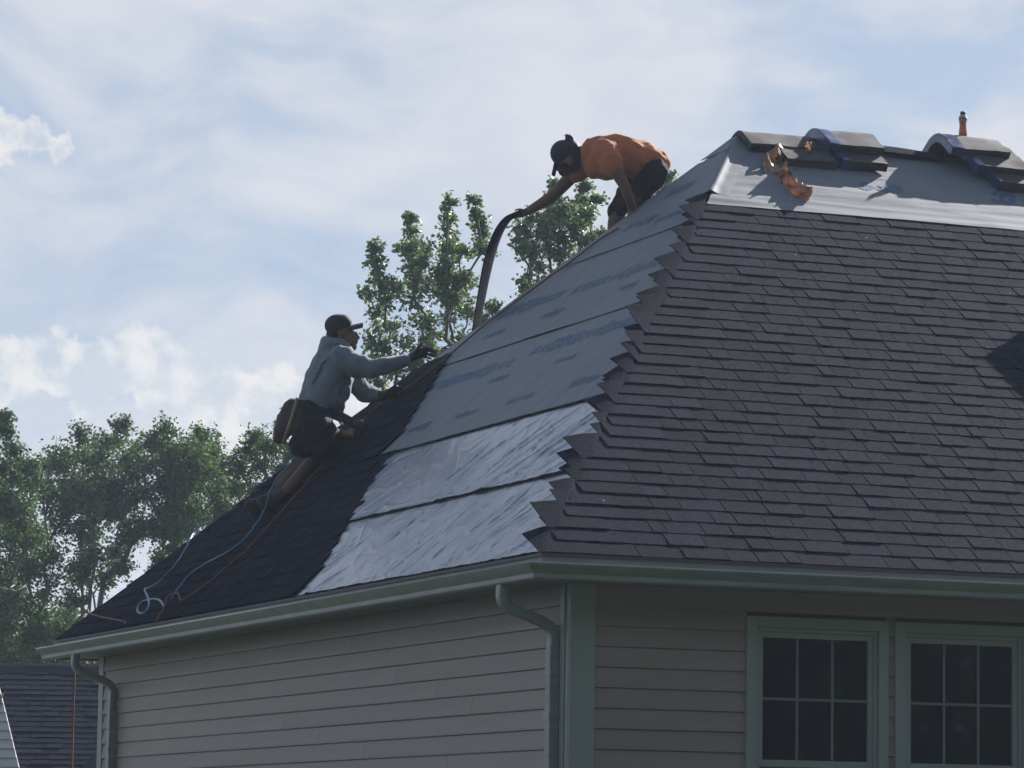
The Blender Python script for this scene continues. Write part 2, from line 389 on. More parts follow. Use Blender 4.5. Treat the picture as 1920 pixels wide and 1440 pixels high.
# corner post: two faces with a groove, a lower length lapped over an upper one
m = MB(); q = O-0.016
m.box((q-0.004, O+0.065, WZ0), (O+0.02, O+0.125, SOF)); m.box((q+0.008, q+0.03, WZ0), (O+0.02, O+0.0655, SOF))
m.box((q-0.003, q-0.003, WZ0), (q+0.02, q+0.024, SOF)); m.box((q+0.004, q-0.006, WZ0), (O+0.135, O+0.02, SOF))
m.box((q-0.007, q+0.012, WZ0), (q+0.012, q+0.05, 2.83))
m.build('corner_post', M['trim'], house, bevel=0.003)
m = MB(); yy = W-O; m.box((q-0.004, yy-0.11, WZ0), (O+0.02, yy+0.016, SOF)); m.build('corner_post', M['trim'], house, bevel=0.003)
# windows
for wi, (a, b) in enumerate(WIN):
    yo = O-0.030
    wd = empty('window', (0, 0, 0)); wd.parent = house
    m = MB()
    def frame(m, x0, x1, z0, z1, w, ya, yb, wt=None, wb=None):
        wt = wt or w; wb = wb or w
        m.box((x0, ya, z0), (x0+w, yb, z1)); m.box((x1-w, ya, z0), (x1, yb, z1))
        m.box((x0+w, ya, z1-wt), (x1-w, yb, z1)); m.box((x0+w, ya, z0), (x1-w, yb, z0+wb))
    frame(m, a, b, WIN_B, WIN_T, 0.062, yo, O+0.05)
    m.build('casing', M['trim'], wd, bevel=0.004)
    m = MB(); frame(m, a+0.0625, b-0.0625, WIN_B+0.0625, WIN_T-0.0625, 0.024, yo+0.018, O+0.06); m.build('jamb', M['trim'], wd, bevel=0.003)
    zt = WIN_T-0.087; zm = 2.128
    m = MB(); frame(m, a+0.087, b-0.087, zm-0.02, zt, 0.028, yo+0.030, O+0.055, 0.032, 0.04); m.build('upper_sash', M['trim'], wd, bevel=0.003)
    m = MB(); frame(m, a+0.087, b-0.087, WIN_B+0.087, zm+0.022, 0.036, yo+0.058, O+0.085, 0.045, 0.05); m.build('lower_sash', M['trim'], wd, bevel=0.003)
    ga, gb = a+0.115, b-0.115; gz0, gz1 = zm+0.02, zt-0.032
    m = MB(); m.box((ga, O+0.022, gz0), (gb, O+0.026, gz1)); m.build('pane', M['glass'], wd)
    m = MB(); m.box((a+0.12, O+0.062, WIN_B+0.13), (b-0.12, O+0.066, zm-0.022)); m.build('pane', M['glass'], wd)
    for k in (1, 2):
        xx = ga+(gb-ga)*k/3; m = MB(); m.box((xx-0.008, O+0.014, gz0), (xx+0.008, O+0.020, gz1)); m.build('muntin', M['muntin'], wd)
    zz = (gz0+gz1)/2; m = MB(); m.box((ga, O+0.0145, zz-0.008), (gb, O+0.0195, zz+0.008)); m.build('muntin', M['muntin'], wd)
    m = MB(); m.box((a-0.02, yo-0.02, WIN_B-0.035), (b+0.02, O+0.02, WIN_B-0.001)); m.build('sill', M['trim'], wd, bevel=0.004)
    # gathered sheer curtain inside
    def cur(u, v, a=a, b=b):
        x = a+0.10+(b-a-0.2)*(0.62+0.38*u+0.10*math.sin(3.0*v)*(1-u)); return (x, O+0.24+0.03*math.sin(u*26+wi*2), WIN_B+0.1+v*1.35)
    if wi == 0:
        m = MB(); m.grid(cur, 40, 12); m.build('curtain', M['curtain'], wd, True)
# soffit, fascia
m = MB()
m.box((0.004, 0.004, SOF), (LEN-0.004, O+0.03, SOF+0.012)); m.box((0.004, O+0.03, SOF), (O+0.03, W-O-0.03, SOF+0.012)); m.box((0.004, W-O-0.03, SOF), (LEN-0.004, W-0.004, SOF+0.012)); m.box((LEN-O-0.03, O+0.03, SOF), (LEN-0.004, W-O-0.03, SOF+0.012))
m.build('soffit', M['soffit'], house)
for nm, a, b in (('fascia', (-0.012, -0.012, SOF-0.012), (LEN+0.012, 0.003, ZE-0.012)), ('fascia', (-0.012, 0.0035, SOF-0.012), (0.003, W-0.0035, ZE-0.012)), ('fascia', (-0.012, W-0.003, SOF-0.012), (LEN+0.012, W+0.012, ZE-0.012)), ('fascia', (LEN-0.003, 0.0035, SOF-0.012), (LEN+0.012, W-0.0035, ZE-0.012))):
    m = MB(); m.box(a, b); m.build(nm, M['fascia'], house)
# gutters (K profile, mitred at the corners)
PROF = [(0.014, -0.062), (0.014, -0.150), (0.085, -0.150), (0.092, -0.142), (0.094, -0.118), (0.108, -0.102), (0.122, -0.085), (0.130, -0.074), (0.133, -0.068), (0.132, -0.062), (0.126, -0.060), (0.118, -0.066)]
def gutter(kind):
    m = MB(); n = len(PROF); rows = []
    def pts(o, z):
        if kind == 'left': return [(-o, -o+(W+2*o)*t+0, ZE+z-0.012*math.sin(math.pi*t)*0.0) for t in (0, .25, .5, .75, 1)]
        if kind == 'front': return [(-o+(LEN+2*o)*t, -o, ZE+z) for t in (0, .5, 1)]
        if kind == 'back': return [(-o+(LEN+2*o)*t, W+o, ZE+z) for t in (0, .5, 1)]
    for sgn, off in ((1, 0.0), (-1, 0.0022)):
        k = len(m.v); c = 0
        for o, z in PROF:
            ps = pts(o-off, z+off*0.4); c = len(ps); m.v += [tuple(p) for p in ps]
        for i in range(n-1):
            for jj in range(c-1):
                a = k+i*c+jj; f = (a, a+1, a+c+1, a+c); m.f.append(f if sgn == 1 else f[::-1]); m.m.append(0)
    o = m.build('gutter', M['gutter'], house); return o
def lip(a, b):
    m = MB(); m.tube([a, b], 0.0065, 8); m.build('rolled_lip', M['lip'], house, True)
lip((-0.130, -0.130, ZE-0.064), (-0.130, W+0.13, ZE-0.064)); lip((-0.130, -0.130, ZE-0.064), (LEN+0.13, -0.130, ZE-0.064))
gl = gutter('left'); gf = gutter('front'); gb_ = gutter('back')
m = MB(); m.tube([(-0.1335, -0.1335, ZE-0.062), (-0.131, -0.131, ZE-0.085), (-0.097, -0.097, ZE-0.118), (-0.094, -0.094, ZE-0.152)], 0.0045, 6); m.build('corner_seam', M['gutter'], gl)
# downspouts with two elbows
def downspout(y):
    def ring(path, w, d):
        m = MB(); N_ = len(path)
        for i, p in enumerate(path):
            t = (Vector(path[min(i+1, N_-1)])-Vector(path[max(i-1, 0)])).normalized()
            nrm = Vector((t.z, 0, -t.x)).normalized()      # within the x-z plane
            for a_, b_ in ((-1, -1), (1, -1), (1, 1), (-1, 1)):
                m.v.append(tuple(Vector(p)+Vector((0, a_*w/2, 0))+nrm*(b_*d/2)))
        for i in range(N_-1):
            for k in range(4):
                m.f.append((i*4+k, i*4+(k+1) % 4, i*4+4+(k+1) % 4, i*4+4+k)); m.m.append(0)
        m.f.append((3, 2, 1, 0)); m.m.append(0); q = (N_-1)*4; m.f.append((q, q+1, q+2, q+3)); m.m.append(0)
        return m
    x0, x1 = -0.055, O-0.050; z0 = ZE-0.145
    path = smooth_path([(x0, y, z0), (x0, y, z0-0.085), (x0+0.05, y, z0-0.135), (x1-0.06, y, z0-0.205), (x1, y, z0-0.262), (x1, y, z0-0.36), (x1, y, z0-0.42)], 6)
    o = ring(path, 0.072, 0.055).build('downspout', M['gutter'], house, True, 0.006)
    o2 = ring([(x1, y, z0-0.40), (x1, y, 0.12)], 0.078, 0.060).build('lower_pipe', M['gutter'], o, False, 0.006)
    for zz in (2.35, 1.2):
        m = MB(); m.box((x1-0.034, y-0.043, zz), (O+0.004, y+0.043, zz+0.028)); m.build('strap', M['gutter'], o)
downspout(0.46); downspout(9.50)
# roof body
m = MB(); z = ZE-0.010
vs = [(0, 0, z), (LEN, 0, z), (LEN, W, z), (0, W, z), (B, W/2, ZE+RISE-0.010), (LEN-B, W/2, ZE+RISE-0.010)]
m.add(vs, [(0, 1, 5, 4), (1, 2, 5), (2, 3, 4, 5), (3, 0, 4), (3, 2, 1, 0)])
roof = m.build('roof', M['deck'], house)
m = MB(); m.box((-0.024, -0.024, ZE-0.020), (LEN+0.024, -0.0125, ZE-0.001)); m.box((-0.024, -0.0125, ZE-0.020), (-0.0125, W+0.024, ZE-0.001)); m.build('drip_edge', M['drip'], roof)

# ------------------------------------------------------------------ shingles
EXP = 0.1435
TW = [0.09, 0.14, 0.18, 0.205, 0.235, 0.275]; TT = [0.0040, 0.0060, 0.0088]
def tab_pts(w, t, ln=0.205, skew=0.0, lift=0.0):
    hb = 0.004+lift
    g = 0.0035
    return [(g, 0, hb), (w-g, 0, hb), (w-g, ln, -0.002), (g, ln, -0.002), (g+skew, 0.0, hb+t), (w-g-skew, 0.0, hb+t), (w-g, ln, 0.0015), (g, ln, 0.0015)]
tab_mesh = {}
for iw, w in enumerate(TW):
    for it, t in enumerate(TT):
        m = MB(); m.hexa(tab_pts(w, t)); tab_mesh[iw, it] = m.mesh('shingle', M['shingle'])
NC = 35
prot = {0, 2, 4, 7, 8, 12, 13, 15, 16, 20, 21, 23, 25, 27, 30, 33}
rng = random.Random(11)
def flap_pt(x, v, h, droop):
    """front slope, bending down past the hip line"""
    n = (HX*v - x)*math.cos(math.atan(HX))                    # distance past the hip
    if n <= -0.05: return front(x, v, h)
    hd = Vector((HX, 1)).normalized()                         # hip direction in (u,v)
    t = x*hd.x+v*hd.y
    axis = (Vector((1, 0, 0))*hd.x+FV*hd.y)
    outd = (Vector((-1, 0, 0))*hd.y+FV*hd.x)                  # away from the front slope, in its plane
    p = front(hd.x*t, hd.y*t, 0); n0 = n+0.05; p = p-outd*0.05
    steps = 6; ds = n0/steps
    for i in range(steps):
        ang = droop*min(1, (i+0.5)*ds/0.16)
        p = p+(outd*math.cos(ang)-FN*math.sin(ang))*ds
    ang = droop*min(1, n0/0.16)
    return p+(FN*math.cos(ang)+outd*math.sin(ang))*h
nz_ = lambda q: noise.noise(Vector((q, 0.3, 0.7)))
cand = []; flaps = []
for k in range(NC):
    v0 = k*EXP
    x = HX*v0+(-0.02 if k in prot else rng.uniform(-0.01, 0.08))+rng.uniform(-0.035, 0.035)
    if k == 0: x = -0.02
    flaps.append((k, x))
    x += 0.30+rng.uniform(0, 0.12)
    prev = -1
    while x < LEN-HX*v0-0.3:
        iw = rng.choice([0, 1, 2, 2, 3, 3, 4, 4, 5, 5]); it = rng.choice([i for i in (0, 1, 2) if i != prev]); prev = it
        if x+TW[iw] > LEN-HX*v0-0.1: break
        cand.append((k, x, v0+rng.uniform(-0.004, 0.004), iw, it)); x += TW[iw]
def shown(c):
    p = front(c[1]+TW[c[3]]/2, c[2]+EXP/2); d = p-CAM; dd = d.dot(FW)
    px = 960+FPX*d.dot(RT)/dd; py = 720-FPX*d.dot(UP)/dd
    return (0 < px < 1920 and 0 < py < 1440), TW[c[3]]/dd/dd
vis = sorted([c for c in cand if shown(c)[0]], key=lambda c: -shown(c)[1])
nfl = len(flaps)
single = set(vis[:300-nfl])
stuff = MB()
def front_mat(u, v, h=0.0):
    mm = FM.to_4x4(); mm.translation = front(u, v, h); return mm
for c in cand:
    k, x, v, iw, it = c
    if c in single:
        o = bpy.data.objects.new('shingle', tab_mesh[iw, it]); col.objects.link(o); o.parent = roof
        o.matrix_basis = front_mat(x, v)
    else:
        sk = rng.uniform(0, 0.006)
        pp = tab_pts(TW[iw], TT[it]); mm = front_mat(x, v)
        stuff.hexa([mm @ Vector(p) for p in pp])
tag(stuff.build('shingle_field', M['shingle'], roof), kind='stuff')
# hip-side shingle of each course: full height, bent down past the hip
for k, x in flaps:
    v0 = k*EXP; w = 0.44; t = rng.choice([0.005, 0.008]); droop = math.radians(27+34*nz_(k*0.37)+rng.uniform(-5, 5))
    if k == 8: droop = math.radians(24)
    nxt = [c[1] for c in cand if c[0] == k]; x1 = min(nxt)+0.002 if nxt else x+w
    nu, nv = 12, 6; m = MB(); full = 0.325 if k < NC-1 else 0.34
    cur_ = 0.10*rng.uniform(-1, 1)
    def top(u, v, s=1):
        xx = x+(x1-x)*u; vv = v0+full*v
        past = max(0.0, HX*vv-xx)
        base = 0.004*(1-min(1, v*full/0.205)) if past <= 0 else 0.004+past*0.02
        if k == 8: base += 0.012*max(0, past-0.02)/0.1*math.sin(min(1, past/0.12)*1.5)
        th = (t*(1-min(1, v*full/0.21))+0.002) if past <= 0 else 0.004
        return flap_pt(xx, vv, base+(th if s else -0.001)+cur_*past, droop)
    m.grid(lambda u, v: top(u, v, 1), nu, nv)
    m.grid(lambda u, v: top(1-u, v, 0), nu, nv)
    n0 = (nu+1)*(nv+1)
    for i in range(nu):      # rims
        a = i; b = n0+nu-i; m.f.append((a+1, a, b, b-1)); m.m.append(0)
        a = nv*(nu+1)+i; b = n0+nv*(nu+1)+nu-i; m.f.append((a, a+1, b-1, b)); m.m.append(0)
    for jv in range(nv):
        a = jv*(nu+1); b = n0+jv*(nu+1)+nu; m.f.append((a, a+nu+1, b+nu+1, b)); m.m.append(0)
        a = jv*(nu+1)+nu; b = n0+jv*(nu+1); m.f.append((a+nu+1, a, b, b+nu+1)); m.m.append(0)
    m.build('shingle', M['shingle'], roof)
# upper part of the last course, not yet covered
m = MB(); vtop = NC*EXP-EXP+0.335; xx = HX*(vtop-0.33)+0.4
while xx < LEN-HX*vtop-1.2:
    w = 0.98; v0 = (NC-1)*EXP+0.12
    pp = [(0.002, 0, -0.001), (w-0.002, 0, -0.001), (w-0.002, 0.205, 0.004), (0.002, 0.205, 0.004), (0.002, 0, 0.006), (w-0.002, 0, 0.006), (w-0.002, 0.205, 0.0065), (0.002, 0.205, 0.0065)]
    mm = front_mat(xx, v0, 0.001); m = MB(); m.hexa([mm @ Vector(p) for p in pp]); m.build('top_course', M['shingle'], roof); xx += w
# new shingles already laid on the hip end
m = MB(); rng = random.Random(5)
for k in range(19):
    s0 = k*EXP
    yb = 4.33+0.975*s0+rng.uniform(-0.012, 0.012); ye = W-HN*s0-0.02
    y = yb
    while y < ye-0.05:
        w = min(rng.choice(TW[1:]), ye-y); t = rng.choice(TT)
        pp = tab_pts(w, t, 0.205 if k < 18 else 0.30)
        # axes: u = -y so that the normal points out
        hb = 0.014 if s0 < 1.45 else 0.036 if s0 < 2.6 else 0.040
        m.hexa([left(min(y+w-p[0], W-HN*(s0+p[1])-0.01), s0+p[1], p[2]+hb) for p in pp]); y += w
    # uncovered upper half of each course end
    pp = [(0, 0.0, 0.0), (0.16, 0.0, 0.0), (0.16, 0.32, 0.0), (0, 0.32, 0.0), (0, 0, 0.004), (0.16, 0, 0.004), (0.16, 0.32, 0.004), (0, 0.32, 0.004)]
    m.hexa([left(yb+0.16-p[0], s0+p[1], p[2]+hb-0.0005) for p in pp])
tag(m.build('shingle_field', M['shingle'], roof), kind='stuff')
# far slopes: plain courses out of sight
m = MB()
for k in range(42):
    v = k*EXP
    a = HX*v; nback = Vector((0, RISE, W/2))/SF; vb = Vector((0, -W/2, RISE))/SF
    E1 = Vector((0, W, ZE))
    if LEN-2*a > 0.7:
        m.hexa([E1+Vector((a+HX*d+(LEN-2*a-2*HX*d)*i, 0, 0))+vb*(v+d)+nback*h for h0 in (0, 1) for i, d, h in (((1, 0, 0.003+0.008*h0), (0, 0, 0.003+0.008*h0), (0, 0.2, -0.002+0.003*h0), (1, 0.2, -0.002+0.003*h0)))])
for k in range(34):
    s = k*EXP; y0 = HN*s; nR = Vector((RISE, 0, B))/SLL; vR = Vector((-B, 0, RISE))/SLL; E2 = Vector((LEN, 0, ZE))
    if W-2*y0 > 0.7:
        m.hexa([E2+Vector((0, y0+HN*d+(W-2*y0-2*HN*d)*i, 0))+vR*(s+d)+nR*h for h0 in (0, 1) for i, d, h in (((0, 0, 0.003+0.008*h0), (1, 0, 0.003+0.008*h0), (1, 0.2, -0.002+0.003*h0), (0, 0.2, -0.002+0.003*h0)))])
tag(m.build('shingle_field', M['shingle'], roof), kind='stuff')

# ------------------------------------------------------------------ membranes
def nz(x, y, z=0.0): return noise.noise(Vector((x, y, z)))
def ridged(x, y, z): return 1-abs(noise.noise(Vector((x, y, z))))*2
def script_marks(m, place, a, b, mid, size, rng, mi=1, big=True):
    """illegible blue print: a run of slanting looped strokes along the sheet"""
    x = a
    while x < b:
        w = size*rng.uniform(0.35, 0.6); tall = rng.random() < 0.3
        hgt = size*(1.0 if tall else 0.55)
        pts = []
        n = 10
        ph = rng.uniform(0, 1)
        for i in range(n+1):
            q = i/n*2*math.pi*0.9+ph
            pts.append((x+w*0.5-w*0.45*math.cos(q)+hgt*0.25*math.sin(q), mid+hgt*0.5*math.sin(q)))
        th = size*rng.uniform(0.07, 0.13)
        for i in range(n):
            (x0, y0), (x1, y1) = pts[i], pts[i+1]; d = math.hypot(x1-x0, y1-y0) or 1; nx, ny = -(y1-y0)/d*th, (x1-x0)/d*th
            m.add([place(x0-nx, y0-ny), place(x1-nx, y1-ny), place(x1+nx, y1+ny), place(x0+nx, y0+ny)], [(0, 1, 2, 3)], mi)
        x += w*(1.02 if rng.random() > 0.15 else 1.8)
def left_sheet(name, s0, s1, h0, amp, kind, seed, mats, marks=()):
    rc = random.Random(seed*7); cre = []
    if kind == 'foil':
        for i in range(70):
            s_ = rc.uniform(s0, s1); y_ = rc.uniform(HN*s_, 4.6+0.975*s_); nr = math.exp(-(y_-HN*s_)/0.8)
            an = math.radians(rc.gauss(138, 16) if rc.random() < 0.8 else rc.uniform(0, 180))
            if i < 14: s_ = s0+rc.uniform(0.02, 0.10); an = math.radians(rc.gauss(178, 6))
            ln = rc.uniform(0.12, 0.45)*(1+1.2*nr); cre.append((y_, s_, math.cos(an), math.sin(an), ln, rc.uniform(0.010, 0.026), rc.choice((1, 1, -0.6))*rc.uniform(0.0035, 0.0095), rc.uniform(-.5, .5)))
    def crease(y, s):
        h = 0.0
        for (cy, cs, dx, dy, ln, wd, am, bend) in cre:
            a = y-cy; b = s-cs; t = (a*dx+b*dy)/ln
            if t < -1 or t > 1: continue
            d = (-a*dy+b*dx-bend*0.12*t*t*ln)/wd
            if -3 < d < 3: h += am*(1-t*t)*(math.exp(-d*d) if d < 0 else math.exp(-d*1.6))
        return h
    m = MB(); nu = 330 if kind == 'foil' else 170; nv = 84 if kind == 'foil' else 40
    def hgt(y, s):
        e = (s-s0)/(s1-s0)
        if kind == 'foil':
            a = y*0.86+s*0.95; c = -y*0.6+s*1.1
            near = math.exp(-max(0, y-HN*s)/0.5)
            r2 = (max(0, ridged(c*5.0, a*0.7, seed+7)-0.55)/0.45)**1.5
            h = crease(y, s)+0.0055*nz(y*2.2, s*3.0, seed)+0.0024*nz(y*6-s*4, s*8, seed+2)+0.004*max(0, ridged(y*3.2-s*2, s*4.4, seed+8)-0.72)/0.28+0.0016*nz(y*21, s*24, seed+5)+0.006*r2*near
            h += 0.006*math.exp(-e/0.05)
            f = max(0.0, min(1.0, (4.33+0.975*s-y+0.02)/0.30))
            f *= max(0.0, min(1.0, (s1-s-0.06)/0.10))
            return h0*(0.3+0.7*f)+h*f-0.003*(1-f)
        h = amp*(0.6*nz(y*1.2-s*0.9, s*2.4, seed)+0.35*max(0, ridged(y*1.5-s*3.6, s*0.6+y*0.3, seed+4)-0.6))
        h += 0.006*math.exp(-e*(s1-s0)/0.025)*(0.6+0.9*abs(nz(y*1.7, seed, 0)))
        return h0+h-0.012*max(0.0, min(1.0, (s-(s1-0.085))/0.03))
    def fn(u, v):
        s = s0+(s1-s0)*v; s = min(s, SLL-0.002)
        ya, yb = HN*s-0.0, W-HN*s
        if kind == 'foil': yb = min(yb, 4.33+0.975*s+0.35)
        y = ya+(yb-ya)*u; ss = s
        if v < 0.001 and kind != 'foil': ss = s+0.012*nz(y*0.9, seed, 2)
        return left(y, ss, hgt(y, s)*min(1.0, (y-HN*s)/0.14+(0.0 if s < 4.3 else 1.0))-(0.006 if y-HN*s < 0.02 and s < 4.3 else 0))
    m.grid(lambda u, v: fn(1-u, v), nu, nv)
    # turned-under lower rim so that the lap has a thickness
    m.grid(lambda u, v: fn(1-u, 0)-LN*(v*(0.006 if kind != 'foil' else 0.005)), nu, 1)
    rg = random.Random(seed)
    for (a, b, mid, size) in marks:
        script_marks(m, lambda y, s: left(y, s, hgt(y, s)+0.0025), a, b, mid, size, rg)
    return m.build(name, mats, roof, True)
left_sheet('foil_sheet', 0.012, 0.90, 0.004, 0.020, 'foil', 3, M['foil'])
left_sheet('foil_sheet', 0.815, 1.72, 0.012, 0.020, 'foil', 12, M['foil'])
SY = [M['synth'], M['ink']]
sm_ = lambda s: [(y, y+0.42, s, 0.085) for y in (2.35, 3.45, 4.45, 5.35)]
left_sheet('underlayment_sheet', 1.625, 2.82, 0.020, 0.006, 'synth', 21, SY, sm_(1.87)+[(2.75, 4.6, 2.52, 0.15), (4.85, 6.5, 2.45, 0.15), (3.4, 3.7, 2.26, 0.07), (4.6, 4.95, 2.26, 0.07)])
left_sheet('underlayment_sheet', 2.745, 3.84, 0.025, 0.006, 'synth', 33, SY, [(3.6, 5.2, 3.28, 0.15), (5.4, 6.6, 3.30, 0.15), (3.7, 4.0, 3.05, 0.07), (4.9, 5.3, 3.02, 0.08), (6.0, 6.4, 3.0, 0.08)])
left_sheet('underlayment_sheet', 3.755, 4.84, 0.030, 0.006, 'synth', 45, SY, [(4.35, 4.85, 3.98, 0.09), (5.0, 5.5, 4.05, 0.11), (4.9, 5.3, 4.40, 0.13)])
left_sheet('underlayment_sheet', 4.78, 5.0, 0.034, 0.004, 'synth', 51, SY)
# strip along the top of the front slope, lapped over the ridge, ruffled by the wind
m = MB(); v0, v1 = 5.00, SF
def fh(u, v):
    e = (v-5.19)/(SF-5.19)
    return 0.010+0.005*nz(u*0.8, v*13, 3)+0.010*max(0, ridged(u*0.55, v*8.5+0.5*nz(u, v, 9), 5)-0.45)*max(0, 1-abs(e-0.3))+0.003*nz(u*3, v*3, 4)
def fs(u, v):
    vv = v0+(v1-v0)*v; xa, xb = HX*vv+0.0, LEN-HX*vv
    x = xa+(xb-xa)*(u**1.6); return front(x, vv, fh(x, vv))
m.grid(fs, 420, 60)
rg = random.Random(8)
script_marks(m, lambda u, v: front(u, v, fh(u, v)+0.003), 4.28, 4.62, 5.55, 0.20, rg)
script_marks(m, lambda u, v: front(u, v, fh(u, v)+0.003), 5.35, 5.75, 5.55, 0.20, rg)
m.build('underlayment_sheet', SY, roof, True)
m = MB()
m.grid(lambda u, v: (B-0.04+(LEN-2*B+0.08)*u, W/2+(v-0.5)*0.30, ZE+RISE+0.014-abs(v-0.5)*0.30*RISE/(W/2)+0.003*nz(u*20, v*4)), 60, 6)
m.build('ridge_wrap', M['synth'], roof, True)
# hip wraps of underlayment at the top of the near hip
m = MB()
def hw(u, v):
    t = 0.835+0.165*u; p = Vector((B*t, W/2*t, ZE+RISE*t)); w = (v-0.5)*0.30
    d = (Vector((1, 0, 0))*1 if w > 0 else Vector((0, 1, 0)))
    n_ = (FN+LN).normalized()
    dirF = (Vector((1, 0, 0))*math.cos(math.atan(HX))-FV*math.sin(math.atan(HX))); dirL = (Vector((0, 1, 0))*math.cos(math.atan(HN))-LV*math.sin(math.atan(HN)))
    d = dirF if w > 0 else dirL; k_ = math.exp(-(w/0.03)**2)
    return p+d*abs(w)*0.8+(FN if w > 0 else LN)*(1-k_)*(0.014 if w > 0 else 0.036)+n_*k_*0.030+n_*0.003*nz(u*9, v*3)
m.grid(hw, 40, 16); m.build('hip_wrap', M['synth'], roof, True)
# ------------------------------------------------------------------ bundles of shingles draped over the ridge
RZ = ZE+RISE; AF = math.atan2(RISE, W/2)
def ridge_x(px):
    lo, hi = 0.0, LEN
    for _ in range(50):
        mid = (lo+hi)/2; p = Vector((mid, W/2, RZ))-CAM
        if 960+FPX*p.dot(RT)/p.dot(FW) < px: lo = mid
        else: hi = mid
    return lo
def bundle(name, label, x0, wdt, lift, rad, lf, lb, shift, wrap, thick=0.062, yaw=0.0, group=None):
    """slab bent over the ridge: flat down the front, round over the top, flat down the back"""
    root = empty(name, (x0+wdt/2, W/2, RZ+lift))
    def centre(s):         # s arc length from crest, + towards the front eave
        arc = rad*AF
        sg = 1 if s >= 0 else -1; a = abs(s)
        if a < arc:
            q = a/rad; return (-sg*rad*math.sin(q), rad*(math.cos(q)-1), sg*q)
        yy = rad*math.sin(AF); zz = rad*(math.cos(AF)-1); d = a-arc
        sag = 0.0
        return (-sg*(yy+d*math.cos(AF)), zz-d*math.sin(AF), sg*AF)
    z_base = lift
    def pt(u, s, h):
        y, z, q = centre(s); x = x0+wdt*u
        j = 0.009*nz(x*5, s*5, lift*10)+0.004*nz(x*17, s*14, lift*20)
        return Vector((x+yaw*s, W/2+y+shift-math.sin(q)*(h+j), RZ+z_base+z+math.cos(q)*(h+j)))
    m = MB(); ns, nu = 26, 8
    s_ = lambda v: -lb+(lf+lb)*v
    m.grid(lambda u, v: pt(u, s_(1-v), thick), nu, ns)
    m.grid(lambda u, v: pt(u, s_(v), 0), nu, ns)
    m.grid(lambda u, v: pt(0, s_(v), thick*u), 4, ns); m.grid(lambda u, v: pt(1, s_(1-v), thick*u), 4, ns)
    m.grid(lambda u, v: pt(u, lf, thick*v), nu, 4); m.grid(lambda u, v: pt(1-u, -lb, thick*v), nu, 4)
    m.build('shingle_pack', M['bundle'], root, True)
    for (a, b) in wrap:      # printed blue film round part of the pack
        m = MB(); e = 0.004
        m.grid(lambda u, v: pt(a+(b-a)*u, s_(1-v)*1.0, thick+e+0.002*nz(u*9, v*20, 1)), 6, ns)
        m.grid(lambda u, v: pt(a+(b-a)*u, lf+e, thick*v), 6, 3)
        if a <= 0.01: m.grid(lambda u, v: pt(-e/wdt, s_(v), thick*u), 3, ns)
        m.build('wrapper_film', M['wrapb'], root, True)
    # the single sheets show at the cut end
    m = MB()
    for k in range(1, 6):
        h = thick*k/6
        m.hexa([pt(0.02, lf-0.002, h-0.0015), pt(0.98, lf-0.002, h-0.0015), pt(0.98, lf+0.004, h-0.0015), pt(0.02, lf+0.004, h-0.0015), pt(0.02, lf-0.002, h+0.0015), pt(0.98, lf-0.002, h+0.0015), pt(0.98, lf+0.004, h+0.0015), pt(0.02, lf+0.004, h+0.0015)])
    m.build('sheet_edges', M['bundle'], root)
    return tag(root, label, 'shingle bundle', group or 'shingle bundles draped over the ridge')
xa = ridge_x(1385)
bundle('shingle_bundle', 'grey shingle bundle beside the torn brown wrapper at the hip end of the ridge', xa-0.01, 0.56, 0.014, 0.12, 0.25, 0.36, 0.0, [], 0.052)
root = empty('shingle_bundle', front(xa+0.3, SF-0.42, 0.01)); mB = MB()
va_, vb_, h_ = SF-0.44, SF-0.14, 0.058
mB.grid(lambda u, v: front(xa+0.20+0.40*u, va_+(vb_-va_)*v, 0.016+h_+0.006*nz(u*4, v*3, 2)), 10, 8); mB.grid(lambda u, v: front(xa+0.20+0.40*u, va_, 0.014+(0.002+h_)*v+0.0), 10, 2)
mB.grid(lambda u, v: front(xa+0.20, va_+(vb_-va_)*(1-u), 0.014+(0.002+h_)*v), 8, 2); mB.grid(lambda u, v: front(xa+0.60, va_+(vb_-va_)*u, 0.014+(0.002+h_)*v), 8, 2); mB.grid(lambda u, v: front(xa+0.60-0.40*u, vb_, 0.014+(0.002+h_)*v), 10, 2)
mB.build('shingle_pack', M['bundle'], root, True)
tag(root, 'second shingle bundle lying just below the ridge behind the torn brown wrapper', 'shingle bundle', 'shingle bundles draped over the ridge')
xb = ridge_x(1530)
bundle('shingle_bundle', 'lower of the two bundles with blue film next to the torn wrapper', xb+0.03, 0.36, 0.006, 0.10, 0.42, 0.44, 0.0, [(0.0, 0.18)], 0.064)
bundle('shingle_bundle', 'upper of the two bundles with blue film, sunlit rounded top', xb-0.03, 0.44, 0.062, 0.15, 0.30, 0.42, 0.0, [(0.0, 0.2)], 0.070)
xc = ridge_x(1758)
bundle('shingle_bundle', 'lowest bundle of the stack of three under the tea bottle', xc+0.24, 0.40, 0.005, 0.10, 0.56, 0.40, 0.0, [(0.0, 0.06)], 0.066)
bundle('shingle_bundle', 'middle bundle of the stack of three under the tea bottle', xc+0.12, 0.44, 0.062, 0.12, 0.43, 0.42, 0.0, [(0.0, 0.12)], 0.064)
bundle('shingle_bundle', 'topmost sunlit bundle that the tea bottle stands on', xc-0.02, 0.48, 0.116, 0.16, 0.28, 0.42, 0.0, [(0.0, 0.22)], 0.062)
xd = 6.45  # unseen ridge stack, added to cast the shadow near the right edge
bundle('shingle_bundle', 'lower bundle of the unseen ridge stack added past the right edge to cast a shadow', xd+0.05, 0.40, 0.012, 0.10, 0.5, 0.42, 0.0, [(0.0, 0.15)])
